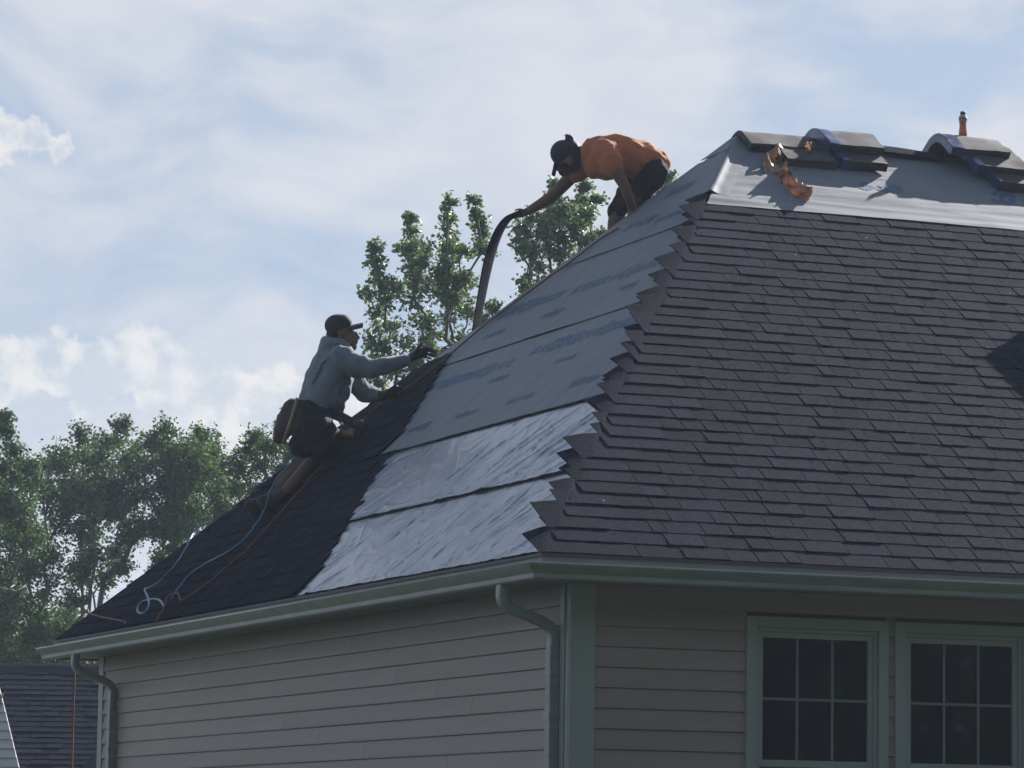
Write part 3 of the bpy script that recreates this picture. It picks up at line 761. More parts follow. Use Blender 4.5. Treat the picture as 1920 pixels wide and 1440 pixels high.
bundle('shingle_bundle', 'upper bundle of the unseen ridge stack added past the right edge to cast a shadow', xd, 0.42, 0.080, 0.16, 0.45, 0.42, 0.0, [(0.0, 0.15)])
# loose shingle laid along the ridge between the stacks
m = MB(); x0 = ridge_x(1636); x1 = ridge_x(1762)
def ls_(u, v, h):
    s = (v-0.5)*0.30; q = max(-AF, min(AF, s/0.10)); a = abs(s); sg = 1 if s > 0 else -1
    y = 0.10*math.sin(q)+(s-sg*0.10*AF)*math.cos(AF)*(a > 0.10*AF); z = 0.10*(math.cos(q)-1)-(max(0, a-0.10*AF))*math.sin(AF)
    return Vector((x0+(x1-x0)*u, W/2-y, RZ+0.045+z+h-0.02*u+0.004*math.sin(u*5)))
m.grid(lambda u, v: ls_(u, 1-v, 0.010), 10, 12); m.grid(lambda u, v: ls_(u, v, 0), 10, 12)
m.grid(lambda u, v: ls_(0, 1-u, v*0.010), 12, 1); m.grid(lambda u, v: ls_(1, u, v*0.010), 12, 1); m.grid(lambda u, v: ls_(u, 1, v*0.010), 10, 1); m.grid(lambda u, v: ls_(1-u, 0, v*0.010), 10, 1)
tag(m.build('loose_shingle', M['shingle'], None, True), 'single dark shingle strip lying along the ridge between the bundle stacks', 'shingle')
# unseen flat stack added on the front slope to cast its shadow into view
for i in range(4):
    root = empty('shingle_bundle', front(5.35, 3.0, 0.02)); m = MB()
    x0_, v0_ = 5.06+0.03*(i % 2), 2.85-0.02*(i % 3); h = 0.014+i*0.066
    m.hexa([front(x0_, v0_, h), front(x0_+0.34, v0_, h), front(x0_+0.34, v0_+1.0, h), front(x0_, v0_+1.0, h), front(x0_, v0_, h+0.064), front(x0_+0.34, v0_, h+0.064), front(x0_+0.34, v0_+1.0, h+0.064), front(x0_, v0_+1.0, h+0.064)])
    m.build('shingle_pack', M['bundle'], root, False, 0.006)
    tag(root, '%s shingle bundle of the unseen flat stack added to shade the front slope' % ('lowest', 'second', 'third', 'topmost')[i], 'shingle bundle', 'unseen stack of bundles added for its shadow')

# ------------------------------------------------------------------ torn wrapper hanging from the first bundle
def wrapper():
    path = [(1459, 272, -.30), (1459, 285, -.34), (1462, 298, -.40), (1452, 305, -.42), (1447, 322, -.50), (1456, 333, -.52), (1468, 340, -.56), (1476, 352, -.62), (1490, 364, -.68), (1505, 372, -.74), (1516, 379, -.78)]
    D0 = depth_of(Vector((ridge_x(1470), W/2, RZ)))
    pts = []
    for px, py, dd in path:
        p = pix(px, py, D0+dd); 
        hh = (p-E0).dot(FN)
        if hh < 0.03: p = pick_front(px, py)+FN*0.035
        pts.append(p)
    pts = smooth_path(pts, 7); n = len(pts); rg = random.Random(3); m = MB()
    wid = [0.035, 0.055, 0.07, 0.11, 0.15, 0.12, 0.11, 0.10, 0.11, 0.13, 0.09]
    nv = 10
    jit = {}
    def fn(u, v):
        i = min(n-1, int(round(u*(n-1)))); f = u*10; k = min(9, int(f)); w = wid[k]+(wid[k+1]-wid[k])*(f-k)
        t = (pts[min(i+1, n-1)]-pts[max(i-1, 0)]).normalized(); side = t.cross(FW).normalized(); c = v-0.5
        a, b, d = jit.setdefault((round(u*100), round(v*100)), (rg.uniform(-1, 1), rg.uniform(-1, 1), rg.uniform(-1, 1)))
        edge = 1.5 if v in (0, 1) else 1.0
        return pts[i]+side*(c*w*1.15+0.016*a*edge)+t*0.012*b*edge-FW*(0.034*d+0.25*w*math.sin(c*6+u*10))+FN*0.006
    m.grid(fn, 26, 5)
    o = m.build('torn_wrapper', M['wrapc'], None, False)
    sd = o.modifiers.new('thickness', 'SOLIDIFY'); sd.thickness = 0.0012
    tag(o, 'torn glossy brown plastic wrapper hanging from the first bundle onto the shingles', 'plastic wrapper')
    m = MB(); p = pix(1516, 277, D0-0.30)
    m.grid(lambda u, v: p+RT*((u-.5)*0.045*(1-0.5*v)+0.02*nz(v*4, 3))-UP*((v-.5)*0.085+0.02*nz(u*4, 1))-FW*(0.05*nz(u*7, v*7, 4)), 10, 10)
    o2 = m.build('film_scrap', M['wrapc'], o)
wrapper()
# ------------------------------------------------------------------ bottle
def bottle():
    xq = ridge_x(1803); base = Vector((xq, W/2-0.02, RZ)); 
    base.x = ridge_x(1803)+0.005; base.y = W/2-0.01; base.z = RZ+0.116+0.062+0.001
    root = empty('tea_bottle', base)
    def lathe(prof, mt, nm, seg=20):
        m = MB()
        for r, z in prof:
            for j in range(seg): q = 2*math.pi*j/seg; m.v.append((base.x+r*math.cos(q), base.y+r*math.sin(q), base.z+z))
        for i in range(len(prof)-1):
            for j in range(seg): m.f.append((i*seg+j, i*seg+(j+1) % seg, (i+1)*seg+(j+1) % seg, (i+1)*seg+j)); m.m.append(0)
        m.f.append(tuple(reversed(range(seg)))); m.m.append(0); q = (len(prof)-1)*seg; m.f.append(tuple(q+j for j in range(seg))); m.m.append(0)
        return m.build(nm, mt, root, True)
    lathe([(0.026, 0), (0.031, 0.004), (0.031, 0.02), (0.027, 0.06), (0.025, 0.075), (0.026, 0.095), (0.028, 0.110)], M['tea'], 'liquid_body')
    lathe([(0.0282, 0.1102), (0.0305, 0.120), (0.0305, 0.140), (0.026, 0.155), (0.017, 0.164)], M['clearp'], 'shoulder')
    lathe([(0.0308, 0.122), (0.0311, 0.126), (0.0311, 0.140), (0.0300, 0.143)], M['labelw'], 'paper_label')
    lathe([(0.0185, 0.162), (0.0195, 0.165), (0.0195, 0.184), (0.017, 0.187)], M['black'], 'lid')
    tag(root, 'small bottle of orange brown tea with black lid on the top bundle', 'bottle')
bottle()

# ------------------------------------------------------------------ hoses and rope
def on_left(pts, h=0.03, wob=0.0):
    return [pick_left(px, py)+LN*h for px, py in pts]
rope = MB()
r1 = [(1166, 437), (1150, 446), (1128, 460), (1080, 497), (1030, 533), (985, 566), (915, 619), (850, 674), (800, 715), (760, 742), (715, 772), (680, 805), (640, 850), (600, 893), (560, 940), (520, 985), (470, 1040), (445, 1062), (400, 1100), (362, 1126), (346, 1134), (343, 1124), (338, 1121), (322, 1128), (314, 1150), (306, 1163), (300, 1172)]
rope.tube(smooth_path(on_left(r1, 0.045), 5), 0.0075, 6)
tag(rope.build('safety_rope', M['rope'], None, True), 'long orange rope running down the hip end slope from the ridge to the gutter', 'rope')
rope = MB()
p0 = on_left([(240, 1177), (238, 1171), (215, 1166), (190, 1161), (172, 1155)], 0.03)
p1 = pick_left(165, 1151)+LN*0.03
zt_ = ZE-0.05
path = p0+[p1, Vector((0.10, W+0.10, ZE+0.035)), Vector((0.195, W+0.155, ZE-0.02)), Vector((0.20, W+0.16, 2.6)), Vector((0.206, W+0.16, 1.6)), Vector((0.22, W+0.17, 0.02))]
rope.tube(smooth_path(path, 6), 0.0075, 6)
tag(rope.build('hanging_rope', M['rope'], None, True), 'orange rope over the far eave corner hanging straight down behind the gutter', 'rope')
hose = MB()
DB = depth_of(pick_left(640, 838))
hp = [pix(587, 767, DB-0.42), pix(586, 790, DB-0.44), pix(583, 815, DB-0.46), pix(572, 840, DB-0.48), pix(555, 864, DB-0.52), pix(536, 880, DB-0.62)]
dS = depth_of(pick_left(486, 988)); hp += [pix(px, py, DB-0.62+(dS-DB+0.62)*t) for px, py, t in ((520, 898, .2), (506, 925, .45), (497, 955, .72))]
hp2 = on_left([(486, 988), (462, 1018), (430, 1042), (392, 1062), (362, 1082), (342, 1106), (326, 1128)], 0.03)
hose.tube(smooth_path(hp+hp2, 6), 0.0085, 8)
tag(hose.build('air_hose', M['hose'], None, True), 'blue air hose trailing from the kneeling worker to the eave', 'hose')
hose = MB()
hp = on_left([(398, 982), (382, 988), (365, 1005), (352, 1032), (330, 1066), (305, 1092), (284, 1106), (275, 1109), (281, 1124), (283, 1138), (277, 1151), (266, 1154), (261, 1146), (268, 1134), (285, 1128), (300, 1128), (307, 1134), (310, 1140), (316, 1139)], 0.022)
hose.tube(smooth_path(hp, 6), 0.0085, 8)
tag(hose.build('air_hose', M['hose'], None, True), 'second blue air hose with a loop near the gutter end', 'hose')

# ------------------------------------------------------------------ people
def skinned(m, name, mt, parent=None, vox=0.010, it=5, fac=0.5):
    o = m.build(name, mt, parent, True)
    r = o.modifiers.new('fuse', 'REMESH'); r.mode = 'VOXEL'; r.voxel_size = vox; r.use_smooth_shade = True
    s = o.modifiers.new('soften', 'SMOOTH'); s.factor = fac; s.iterations = it
    if mt in (M['orange'], M['hood'], M['dark'], M['leather']):
        t = bpy.data.textures.get('folds') or bpy.data.textures.new('folds', 'CLOUDS'); t.noise_scale = 0.085; t.noise_depth = 2
        d = o.modifiers.new('folds', 'DISPLACE'); d.texture = t; d.strength = 0.040; d.mid_level = 0.5; d.texture_coords = 'LOCAL'
        s2 = o.modifiers.new('soften_again', 'SMOOTH'); s2.factor = 0.5; s2.iterations = 2
    return o
def chain(m, pts):
    for i in range(len(pts)-1): m.capsule(pts[i][0], pts[i][1], pts[i+1][0], pts[i+1][1])
def hand(m, wrist, knuck, tips, thumb, r=0.030, fr=0.0085):
    """palm with four fingers and a thumb; tips = list of (knuckle offset, middle joint, tip)"""
    m.capsule(wrist, r*0.85, knuck, r)
    for k0, k1, k2 in tips: m.capsule(k0, fr*1.15, k1, fr*1.05); m.capsule(k1, fr*1.05, k2, fr*0.9)
    m.capsule(thumb[0], fr*1.35, thumb[1], fr*1.2); m.capsule(thumb[1], fr*1.2, thumb[2], fr)

def worker_orange():
    D = depth_of(pick_left(1185, 408))
    P = lambda px, py, dd=0.0: pix(px, py, D+dd)
    T = 0.16                                                      # torso lies a little beyond the hip line
    m = MB()
    c = P(1064, 294, T)
    m.ell(c, (RT*0.094, UP*0.112, FW*0.082)); m.ell(P(1058, 312, T), (RT*0.060, UP*0.062, FW*0.058))          # skull, jaw
    m.capsule(P(1046, 309, T), 0.014, P(1043, 316, T), 0.016)     # nose
    m.ell(P(1070, 303, T-0.082), (RT*0.018, UP*0.028, FW*0.010))  # ear
    m.capsule(P(1075, 296, T), 0.055, P(1108, 283, T), 0.062)
    chain(m, [(P(1112, 290, T), 0.11), (P(1160, 288, T), 0.13), (P(1218, 306, T), 0.12)])
    # near arm, hand planted on the hip
    chain(m, [(P(1140, 286, T-0.20), 0.056), (P(1150, 312, T-0.24), 0.052), (P(1172, 350, T-0.26), 0.041), (P(1178, 368, T-0.25), 0.040), (P(1186, 391, T-0.20), 0.029)])
    w = P(1186, 391, T-0.20); k = P(1183, 402, T-0.17)
    tips = [(P(1186-3.2*i, 402+1.2*i, T-0.20+0.016*i), P(1183-4*i, 405+2.0*i, T-0.21+0.016*i), P(1180-4.2*i, 408+2.6*i, T-0.20+0.016*i)) for i in range(4)]
    hand(m, w, k, tips, (P(1188, 395, T-0.20), P(1191, 401, T-0.22), P(1190, 406, T-0.22)), 0.030)
    # far arm reaching down the slope with the shingle strip
    chain(m, [(P(1096, 305, T+0.16), 0.062), (P(1078, 324, T+0.20), 0.056), (P(1038, 366, T+0.24), 0.046), (P(1020, 379, T+0.25), 0.044), (P(988, 397, T+0.28), 0.030)])
    w = P(988, 397, T+0.28); k = P(975, 401, T+0.30)
    tips = [(P(974, 398+1.6*i, T+0.27+0.022*i), P(966, 400+2.2*i, T+0.27+0.022*i), P(968, 406+1.6*i, T+0.26+0.022*i)) for i in range(4)]
    hand(m, w, k, tips, (P(982, 394, T+0.25), P(974, 392, T+0.24), P(966, 394, T+0.24)), 0.031)
    # legs: front one bent, the other knee folded; feet on the back slope
    chain(m, [(P(1214, 322, T+0.14), 0.095), (P(1160, 392, T+0.12), 0.066), (P(1154, 418, T+0.12), 0.060), (P(1150, 452, T+0.16), 0.050), (P(1150, 478, T+0.18), 0.040)])
    chain(m, [(P(1226, 322, T-0.05), 0.098), (P(1194, 372, T-0.04), 0.066), (P(1204, 384, T+0.04), 0.056), (P(1222, 392, T+0.16), 0.042)])
    body = skinned(m, 'person', M['skin'], None, 0.0085, 4)
    tag(body, 'worker in orange t-shirt, black shorts and cap bending down to pass a shingle', 'person', 'workers on the roof')
    # shirt
    m = MB()
    chain(m, [(P(1106, 290, T), 0.088), (P(1122, 291, T), 0.150), (P(1155, 293, T), 0.168), (P(1190, 298, T), 0.152), (P(1218, 304, T), 0.125), (P(1229, 308, T), 0.118)])
    m.ell(P(1140, 302, T-0.02), (RT*0.16, UP*0.14, FW*0.20)); m.ell(P(1116, 306, T), (RT*0.10, UP*0.115, FW*0.16))
    chain(m, [(P(1134, 283, T-0.15), 0.095), (P(1143, 300, T-0.20), 0.092), (P(1149, 312, T-0.22), 0.082)])
    m.capsule(P(1137, 318, T-0.21), 0.045, P(1157, 301, T-0.22), 0.028)
    chain(m, [(P(1104, 303, T+0.13), 0.088), (P(1088, 320, T+0.18), 0.074), (P(1082, 326, T+0.19), 0.070)])
    skinned(m, 'shirt', M['orange'], body, 0.012, 5)
    # shorts
    m = MB()
    m.ell(P(1224, 322, T), (RT*0.095, UP*0.105, FW*0.18))
    chain(m, [(P(1216, 318, T+0.10), 0.118), (P(1186, 358, T+0.11), 0.100), (P(1162, 388, T+0.12), 0.082), (P(1156, 398, T+0.12), 0.074)])
    chain(m, [(P(1226, 322, T-0.05), 0.116), (P(1210, 348, T-0.05), 0.096), (P(1203, 357, T-0.05), 0.088)])
    skinned(m, 'shorts', M['dark'], body, 0.012, 5)
    # hair and bun
    m = MB()
    m.ell(P(1074, 288, T), (RT*0.072, UP*0.100, FW*0.088)); m.ell(P(1078, 304, T), (RT*0.052, UP*0.080, FW*0.075))
    m.ell(P(1068, 261, T), (RT*0.036, UP*0.034, FW*0.034)); m.capsule(P(1070, 268, T), 0.03, P(1074, 276, T), 0.04)
    for i in range(7):
        q = i*0.9; m.capsule(P(1067, 259, T), 0.012, P(1064+7*math.cos(q), 255-5*abs(math.sin(q)), T+0.02*math.sin(q*2)), 0.004)
    m.ell(P(1060, 309, T), (RT*0.068, UP*0.062, FW*0.072)); m.capsule(P(1068, 312, T), 0.062, P(1058, 320, T), 0.046)      # beard, spread over the face to stand in for its shade
    skinned(m, 'hair', M['hair'], body, 0.008, 3)
    # cap with brim
    m = MB()
    m.ell(P(1056, 287, T), (RT*0.098, UP*0.100, FW*0.092))
    cap = skinned(m, 'cap', M['cap'], body, 0.009, 3)
    m = MB()
    a = P(1040, 302, T); t = (P(1035, 326, T)-a); nrm = t.cross(FW).normalized()
    def br(u, v, h):
        wdt = 0.085*math.sqrt(max(0.02, 1-0.75*v*v)); c = (u-.5)*2
        return a+t*v*(1-0.10*c*c)+FW*(c*wdt)+nrm*(h-0.022*c*c)+(P(1054, 318, T)-P(1040, 302, T))*0.32
    m.grid(lambda u, v: br(u, v, 0.006), 10, 6); m.grid(lambda u, v: br(1-u, v, -0.002), 10, 6)
    m.build('brim', M['cap'], cap, True)
    m = MB(); m.capsule(P(1212, 383, T-0.02), 0.034, P(1219, 391, T+0.10), 0.034); skinned(m, 'sock', M['sock'], body, 0.01, 3)
    m = MB(); m.capsule(P(1214, 368, T+0.05), 0.030, P(1224, 366, T+0.16), 0.024); skinned(m, 'knee_pad', M['dark'], body, 0.01, 3)
    for px, py, dd in ((1150, 486, T+0.22), (1226, 398, T+0.24)):
        m = MB(); m.capsule(P(px+6, py-4, dd), 0.045, P(px-16 if px < 1200 else px+16, py+4, dd+0.05), 0.040); skinned(m, 'shoe', M['boot'], body, 0.012, 3)
    # the shingle strip in the far hand
    line = [(979, 396, T+0.30), (968, 401, T+0.31), (953, 410, T+0.33), (940, 428, T+0.37), (929, 452, T+0.42), (919, 484, T+0.48), (911, 520, T+0.55), (903, 562, T+0.62), (896, 600, T+0.70), (892, 624, T+0.75)]
    pts = smooth_path([P(*q) for q in line], 5); n = len(pts)
    m = MB()
    def st(u, v, h):
        i = min(n-1, int(round(u*(n-1)))); t = (pts[min(i+1, n-1)]-pts[max(i-1, 0)]).normalized()
        wd = (FW*0.955+RT*(0.05+0.13*math.sin(u*3.0))).normalized(); nn = t.cross(wd).normalized()
        wd = nn.cross(t).normalized()
        return pts[i]+wd*((v-.5)*0.31*(0.55+0.45*min(1, u*3.5)))+nn*h+nn*(0.012*math.cos((v-.5)*5))
    th = 0.011
    m.grid(lambda u, v: st(u, v, th), n-1, 8); m.grid(lambda u, v: st(u, 1-v, 0), n-1, 8)
    m.grid(lambda u, v: st(u, 0, th*v), n-1, 1); m.grid(lambda u, v: st(1-u, 1, th*v), n-1, 1); m.grid(lambda u, v: st(0, 1-u, th*v), 8, 1); m.grid(lambda u, v: st(1, u, th*v), 8, 1)
    tag(m.build('shingle_strip', M['shingle'], None, True), 'long limp dark shingle strip hanging from the orange worker\'s hand', 'shingle')
worker_orange()

def worker_grey():
    kn = pick_left(640, 846)+LN*0.066; an = pick_left(532, 944)+LN*0.050; mid_ = kn.lerp(an, 0.45)+LN*0.02
    FARV = Vector((0, 0.30, 0))
    Dk = depth_of(kn)
    P = lambda px, py, dd=0.0: pix(px, py, Dk+dd)
    T = -0.05
    m = MB()
    m.ell(P(638, 617, T+0.05), (RT*0.098, UP*0.112, FW*0.080)); m.ell(P(653, 634, T+0.05), (RT*0.062, UP*0.070, FW*0.060))
    m.capsule(P(668, 623, T+0.05), 0.010, P(672, 633, T+0.05), 0.017)     # nose
    m.capsule(P(664, 642, T+0.05), 0.016, P(669, 642, T+0.05), 0.012); m.capsule(P(660, 648, T+0.05), 0.020, P(666, 650, T+0.05), 0.018)   # lips, chin
    m.ell(P(641, 626, T-0.028), (RT*0.018, UP*0.030, FW*0.010))
    m.capsule(P(640, 632, T+0.05), 0.060, P(630, 652, T+0.04), 0.070)
    chain(m, [(P(632, 665, T), 0.12), (P(615, 715, T-0.05), 0.14), (P(585, 780, T-0.18), 0.13)])
    chain(m, [(P(645, 672, T-0.14), 0.06), (P(697, 690, T-0.16), 0.05), (P(757, 676, T-0.05), 0.032)])
    chain(m, [(P(655, 688, T+0.20), 0.06), (P(688, 738, T+0.22), 0.048), (P(711, 742, T+0.16), 0.032)])
    # legs: both kneeling on the slope, shins along it
    hipn = P(590, 800, T-0.25); hipf = P(584, 793, T+0.02)
    chain(m, [(hipn, 0.10), (kn, 0.066)]); chain(m, [(kn, 0.062), (mid_, 0.058), (an, 0.042)])
    chain(m, [(hipf, 0.10), (kn+FARV, 0.066)]); chain(m, [(kn+FARV, 0.062), (mid_+FARV, 0.058), (an+FARV, 0.042)])
    body = skinned(m, 'person', M['skin'], None, 0.010, 4)
    tag(body, 'worker in grey hoodie and black cap kneeling on the slope, reaching up with gloved hands', 'person', 'workers on the roof')
    # hoodie
    m = MB()
    chain(m, [(P(634, 662, T), 0.110), (P(627, 682, T), 0.165), (P(615, 712, T-0.04), 0.172), (P(604, 740, T-0.10), 0.160), (P(596, 756, T-0.14), 0.148)])
    chain(m, [(P(632, 700, T), 0.13), (P(632, 735, T-0.06), 0.10), (P(634, 757, T-0.08), 0.062), (P(635, 768, T-0.08), 0.040)])    # hanging belly of the garment
    chain(m, [(P(640, 672, T-0.12), 0.100), (P(665, 684, T-0.16), 0.092), (P(697, 691, T-0.17), 0.078), (P(735, 682, T-0.10), 0.064), (P(758, 676, T-0.05), 0.050)])
    chain(m, [(P(648, 690, T+0.16), 0.095), (P(668, 722, T+0.21), 0.080), (P(688, 738, T+0.22), 0.076), (P(704, 741, T+0.18), 0.060)])
    m.ell(P(618, 647, T+0.02), (RT*0.080, UP*0.070, FW*0.13)); m.ell(P(634, 655, T+0.02), (RT*0.085, UP*0.055, FW*0.12)); m.capsule(P(610, 656, T+0.02), 0.055, P(630, 664, T-0.08), 0.05)       # folded hood
    m.capsule(P(646, 660, T+0.02), 0.05, P(640, 655, T+0.10), 0.05)
    hd = skinned(m, 'hoodie', M['hood'], body, 0.012, 4)
    # dark bars printed down the back
    for i, (a, b) in enumerate((((611, 668), (586, 716)), ((604, 672), (582, 720)), ((598, 684), (579, 722)))):
        m = MB(); pa = P(a[0], a[1], T-0.20); pb = P(b[0], b[1], T-0.24)
        sd = (pb-pa).cross(FW).normalized()
        m.grid(lambda u, v: pa.lerp(pb, u)+sd*((v-.5)*0.014), 24, 2)
        o = m.build('back_print', M['hood2'], hd, True)
        sw = o.modifiers.new('cling', 'SHRINKWRAP'); sw.target = hd; sw.wrap_method = 'NEAREST_SURFACEPOINT'; sw.wrap_mode = 'ABOVE_SURFACE'; sw.offset = 0.003
    # gloves
    m = MB()
    m.capsule(P(752, 677, T-0.06), 0.040, P(768, 672, T-0.02), 0.038)
    k = P(787, 662, T+0.02)
    tips = [(P(788, 657, T-0.03), P(799, 652, T-0.04), P(810, 654, T-0.03)), (P(790, 660, T-0.01), P(803, 657, T-0.02), P(815, 660, T-0.01)), (P(790, 663, T+0.02), P(803, 663, T+0.01), P(815, 667, T+0.02)), (P(788, 667, T+0.04), P(799, 669, T+0.04), P(808, 673, T+0.04))]
    hand(m, P(768, 672, T-0.02), k, tips, (P(780, 658, T-0.04), P(786, 650, T-0.05), P(791, 643, T-0.05)), 0.040, 0.0115)
    skinned(m, 'glove', M['glove'], body, 0.008, 2)
    m = MB(); m.capsule(P(706, 742, T+0.17), 0.040, P(720, 741, T+0.14), 0.036)
    k = P(736, 735, T+0.10)
    tips = [(P(737, 731+2*i, T+0.08+0.022*i), P(747, 727+2*i, T+0.08+0.022*i), P(756, 727+2*i, T+0.08+0.022*i)) for i in range(4)]
    hand(m, P(720, 741, T+0.14), k, tips, (P(728, 735, T+0.08), P(736, 727, T+0.07), P(743, 724, T+0.07)), 0.038, 0.0115)
    skinned(m, 'glove', M['glove'], body, 0.008, 2)
    # shorts
    m = MB()
    m.ell(P(583, 782, T-0.15), (RT*0.135, UP*0.165, FW*0.19)); m.capsule(P(600, 758, T-0.13), 0.135, P(585, 785, T-0.18), 0.14)
    chain(m, [(hipn, 0.130), (hipn.lerp(kn, 0.72), 0.098)]); chain(m, [(hipf, 0.130), (hipf.lerp(kn+FARV, 0.72), 0.098)])
    m.ell(P(566, 835, T-0.22), (RT*0.10, UP*0.10, FW*0.16)); m.ell(P(600, 838, T-0.2), (RT*0.13, UP*0.085, FW*0.14))
    skinned(m, 'shorts', M['dark'], body, 0.012, 4)
    # tool belt: pouch, loop, hammer
    m = MB()
    m.capsule(P(545, 772, T-0.20), 0.085, P(530, 808, T-0.24), 0.075); m.capsule(P(530, 780, T-0.2), 0.05, P(524, 820, T-0.22), 0.052); m.capsule(P(552, 764, T-0.22), 0.07, P(560, 800, T-0.28), 0.09)
    belt = skinned(m, 'tool_belt', M['leather'], body, 0.012, 2)
    m = MB(); m.tube([P(557, 746, T-0.32), P(546, 786, T-0.36), P(531, 830, T-0.36)], [0.010, 0.012, 0.014], 8); m.build('hammer_handle', M['wood'], belt, True)
    m = MB(); m.tube(smooth_path([P(545, 757, T-0.24), P(546, 750, T-0.26), P(551, 749, T-0.27), P(556, 752, T-0.28)], 4), 0.006, 6); m.build('ring', M['steel'], belt, True)
    # boots
    for off in (Vector((0, 0, 0)), FARV):
        m = MB(); toe = an-LV*0.14+off+LN*(-0.02); heel = an+off+LN*0.05-LV*0.05
        m.capsule(an+off+LV*0.06, 0.055, an+off-LV*0.04, 0.056); m.capsule(an+off-LV*0.04, 0.055, heel+LN*0.02-LV*0.06, 0.048); m.capsule(heel-LV*0.06, 0.05, toe+LN*0.0, 0.040)
        skinned(m, 'boot', M['boot'], body, 0.012, 2)
    # hair below the cap, cap, brim
    m = MB(); m.ell(P(629, 625, T+0.05), (RT*0.070, UP*0.070, FW*0.080)); m.capsule(P(618, 630, T+0.05), 0.03, P(616, 640, T+0.05), 0.022)
    m.capsule(P(650, 648, T+0.03), 0.045, P(664, 653, T+0.05), 0.020)
    skinned(m, 'hair', M['hair'], body, 0.009, 3)
    m = MB(); m.ell(P(634, 610, T+0.05), (RT*0.104, UP*0.086, FW*0.092)); m.ell(P(642, 606, T+0.05), (RT*0.075, UP*0.068, FW*0.085))
    cap = skinned(m, 'cap', M['cap'], body, 0.009, 3)
    m = MB(); a = P(652, 612, T+0.05); t = P(681, 606, T+0.05)-a; nrm = FW.cross(t).normalized()*-1
    if nrm.dot(UP) < 0: nrm = -nrm
    def br(u, v, h):
        wdt = 0.088*math.sqrt(max(0.02, 1-0.75*v*v)); c = (u-.5)*2
        return a+t*v*(1-0.10*c*c)+FW*(c*wdt)+nrm*(h-0.030*c*c)
    m.grid(lambda u, v: br(u, v, 0.006), 10, 6); m.grid(lambda u, v: br(1-u, v, -0.003), 10, 6)
    m.build('brim', M['cap'], cap, True)
    # nail gun leaning on the slope beside the knee
    root = empty('nail_gun', pick_left(672, 812))
    G = lambda px, py, dd=0: pix(px, py, Dk+dd-0.16)
    m = MB(); m.capsule(G(622, 780), 0.022, G(668, 797), 0.020); m.capsule(G(640, 775), 0.014, G(664, 788), 0.014); skinned(m, 'handle', M['black'], root, 0.008, 2)
    m = MB(); m.capsule(G(664, 796), 0.036, G(680, 802), 0.034); m.capsule(G(676, 794), 0.030, G(686, 797), 0.026); skinned(m, 'drive_head', M['black'], root, 0.008, 2)
    m = MB(); m.capsule(G(646, 812, -0.02), 0.028, G(660, 817, -0.02), 0.026); m.capsule(G(654, 808, -.02), 0.02, G(664, 806), 0.02); skinned(m, 'magazine', M['gun'], root, 0.008, 2)
    m = MB(); m.tube([G(636, 790, -0.03), G(648, 806, -0.03)], 0.008, 8); m.tube([G(676, 788, -0.03), G(684, 792, -0.03)], 0.010, 8); m.build('nose_piece', M['steel'], root, True)
    tag(root, 'black and orange nail gun lying on the slope at the kneeling worker\'s knee', 'nail gun')
worker_grey()

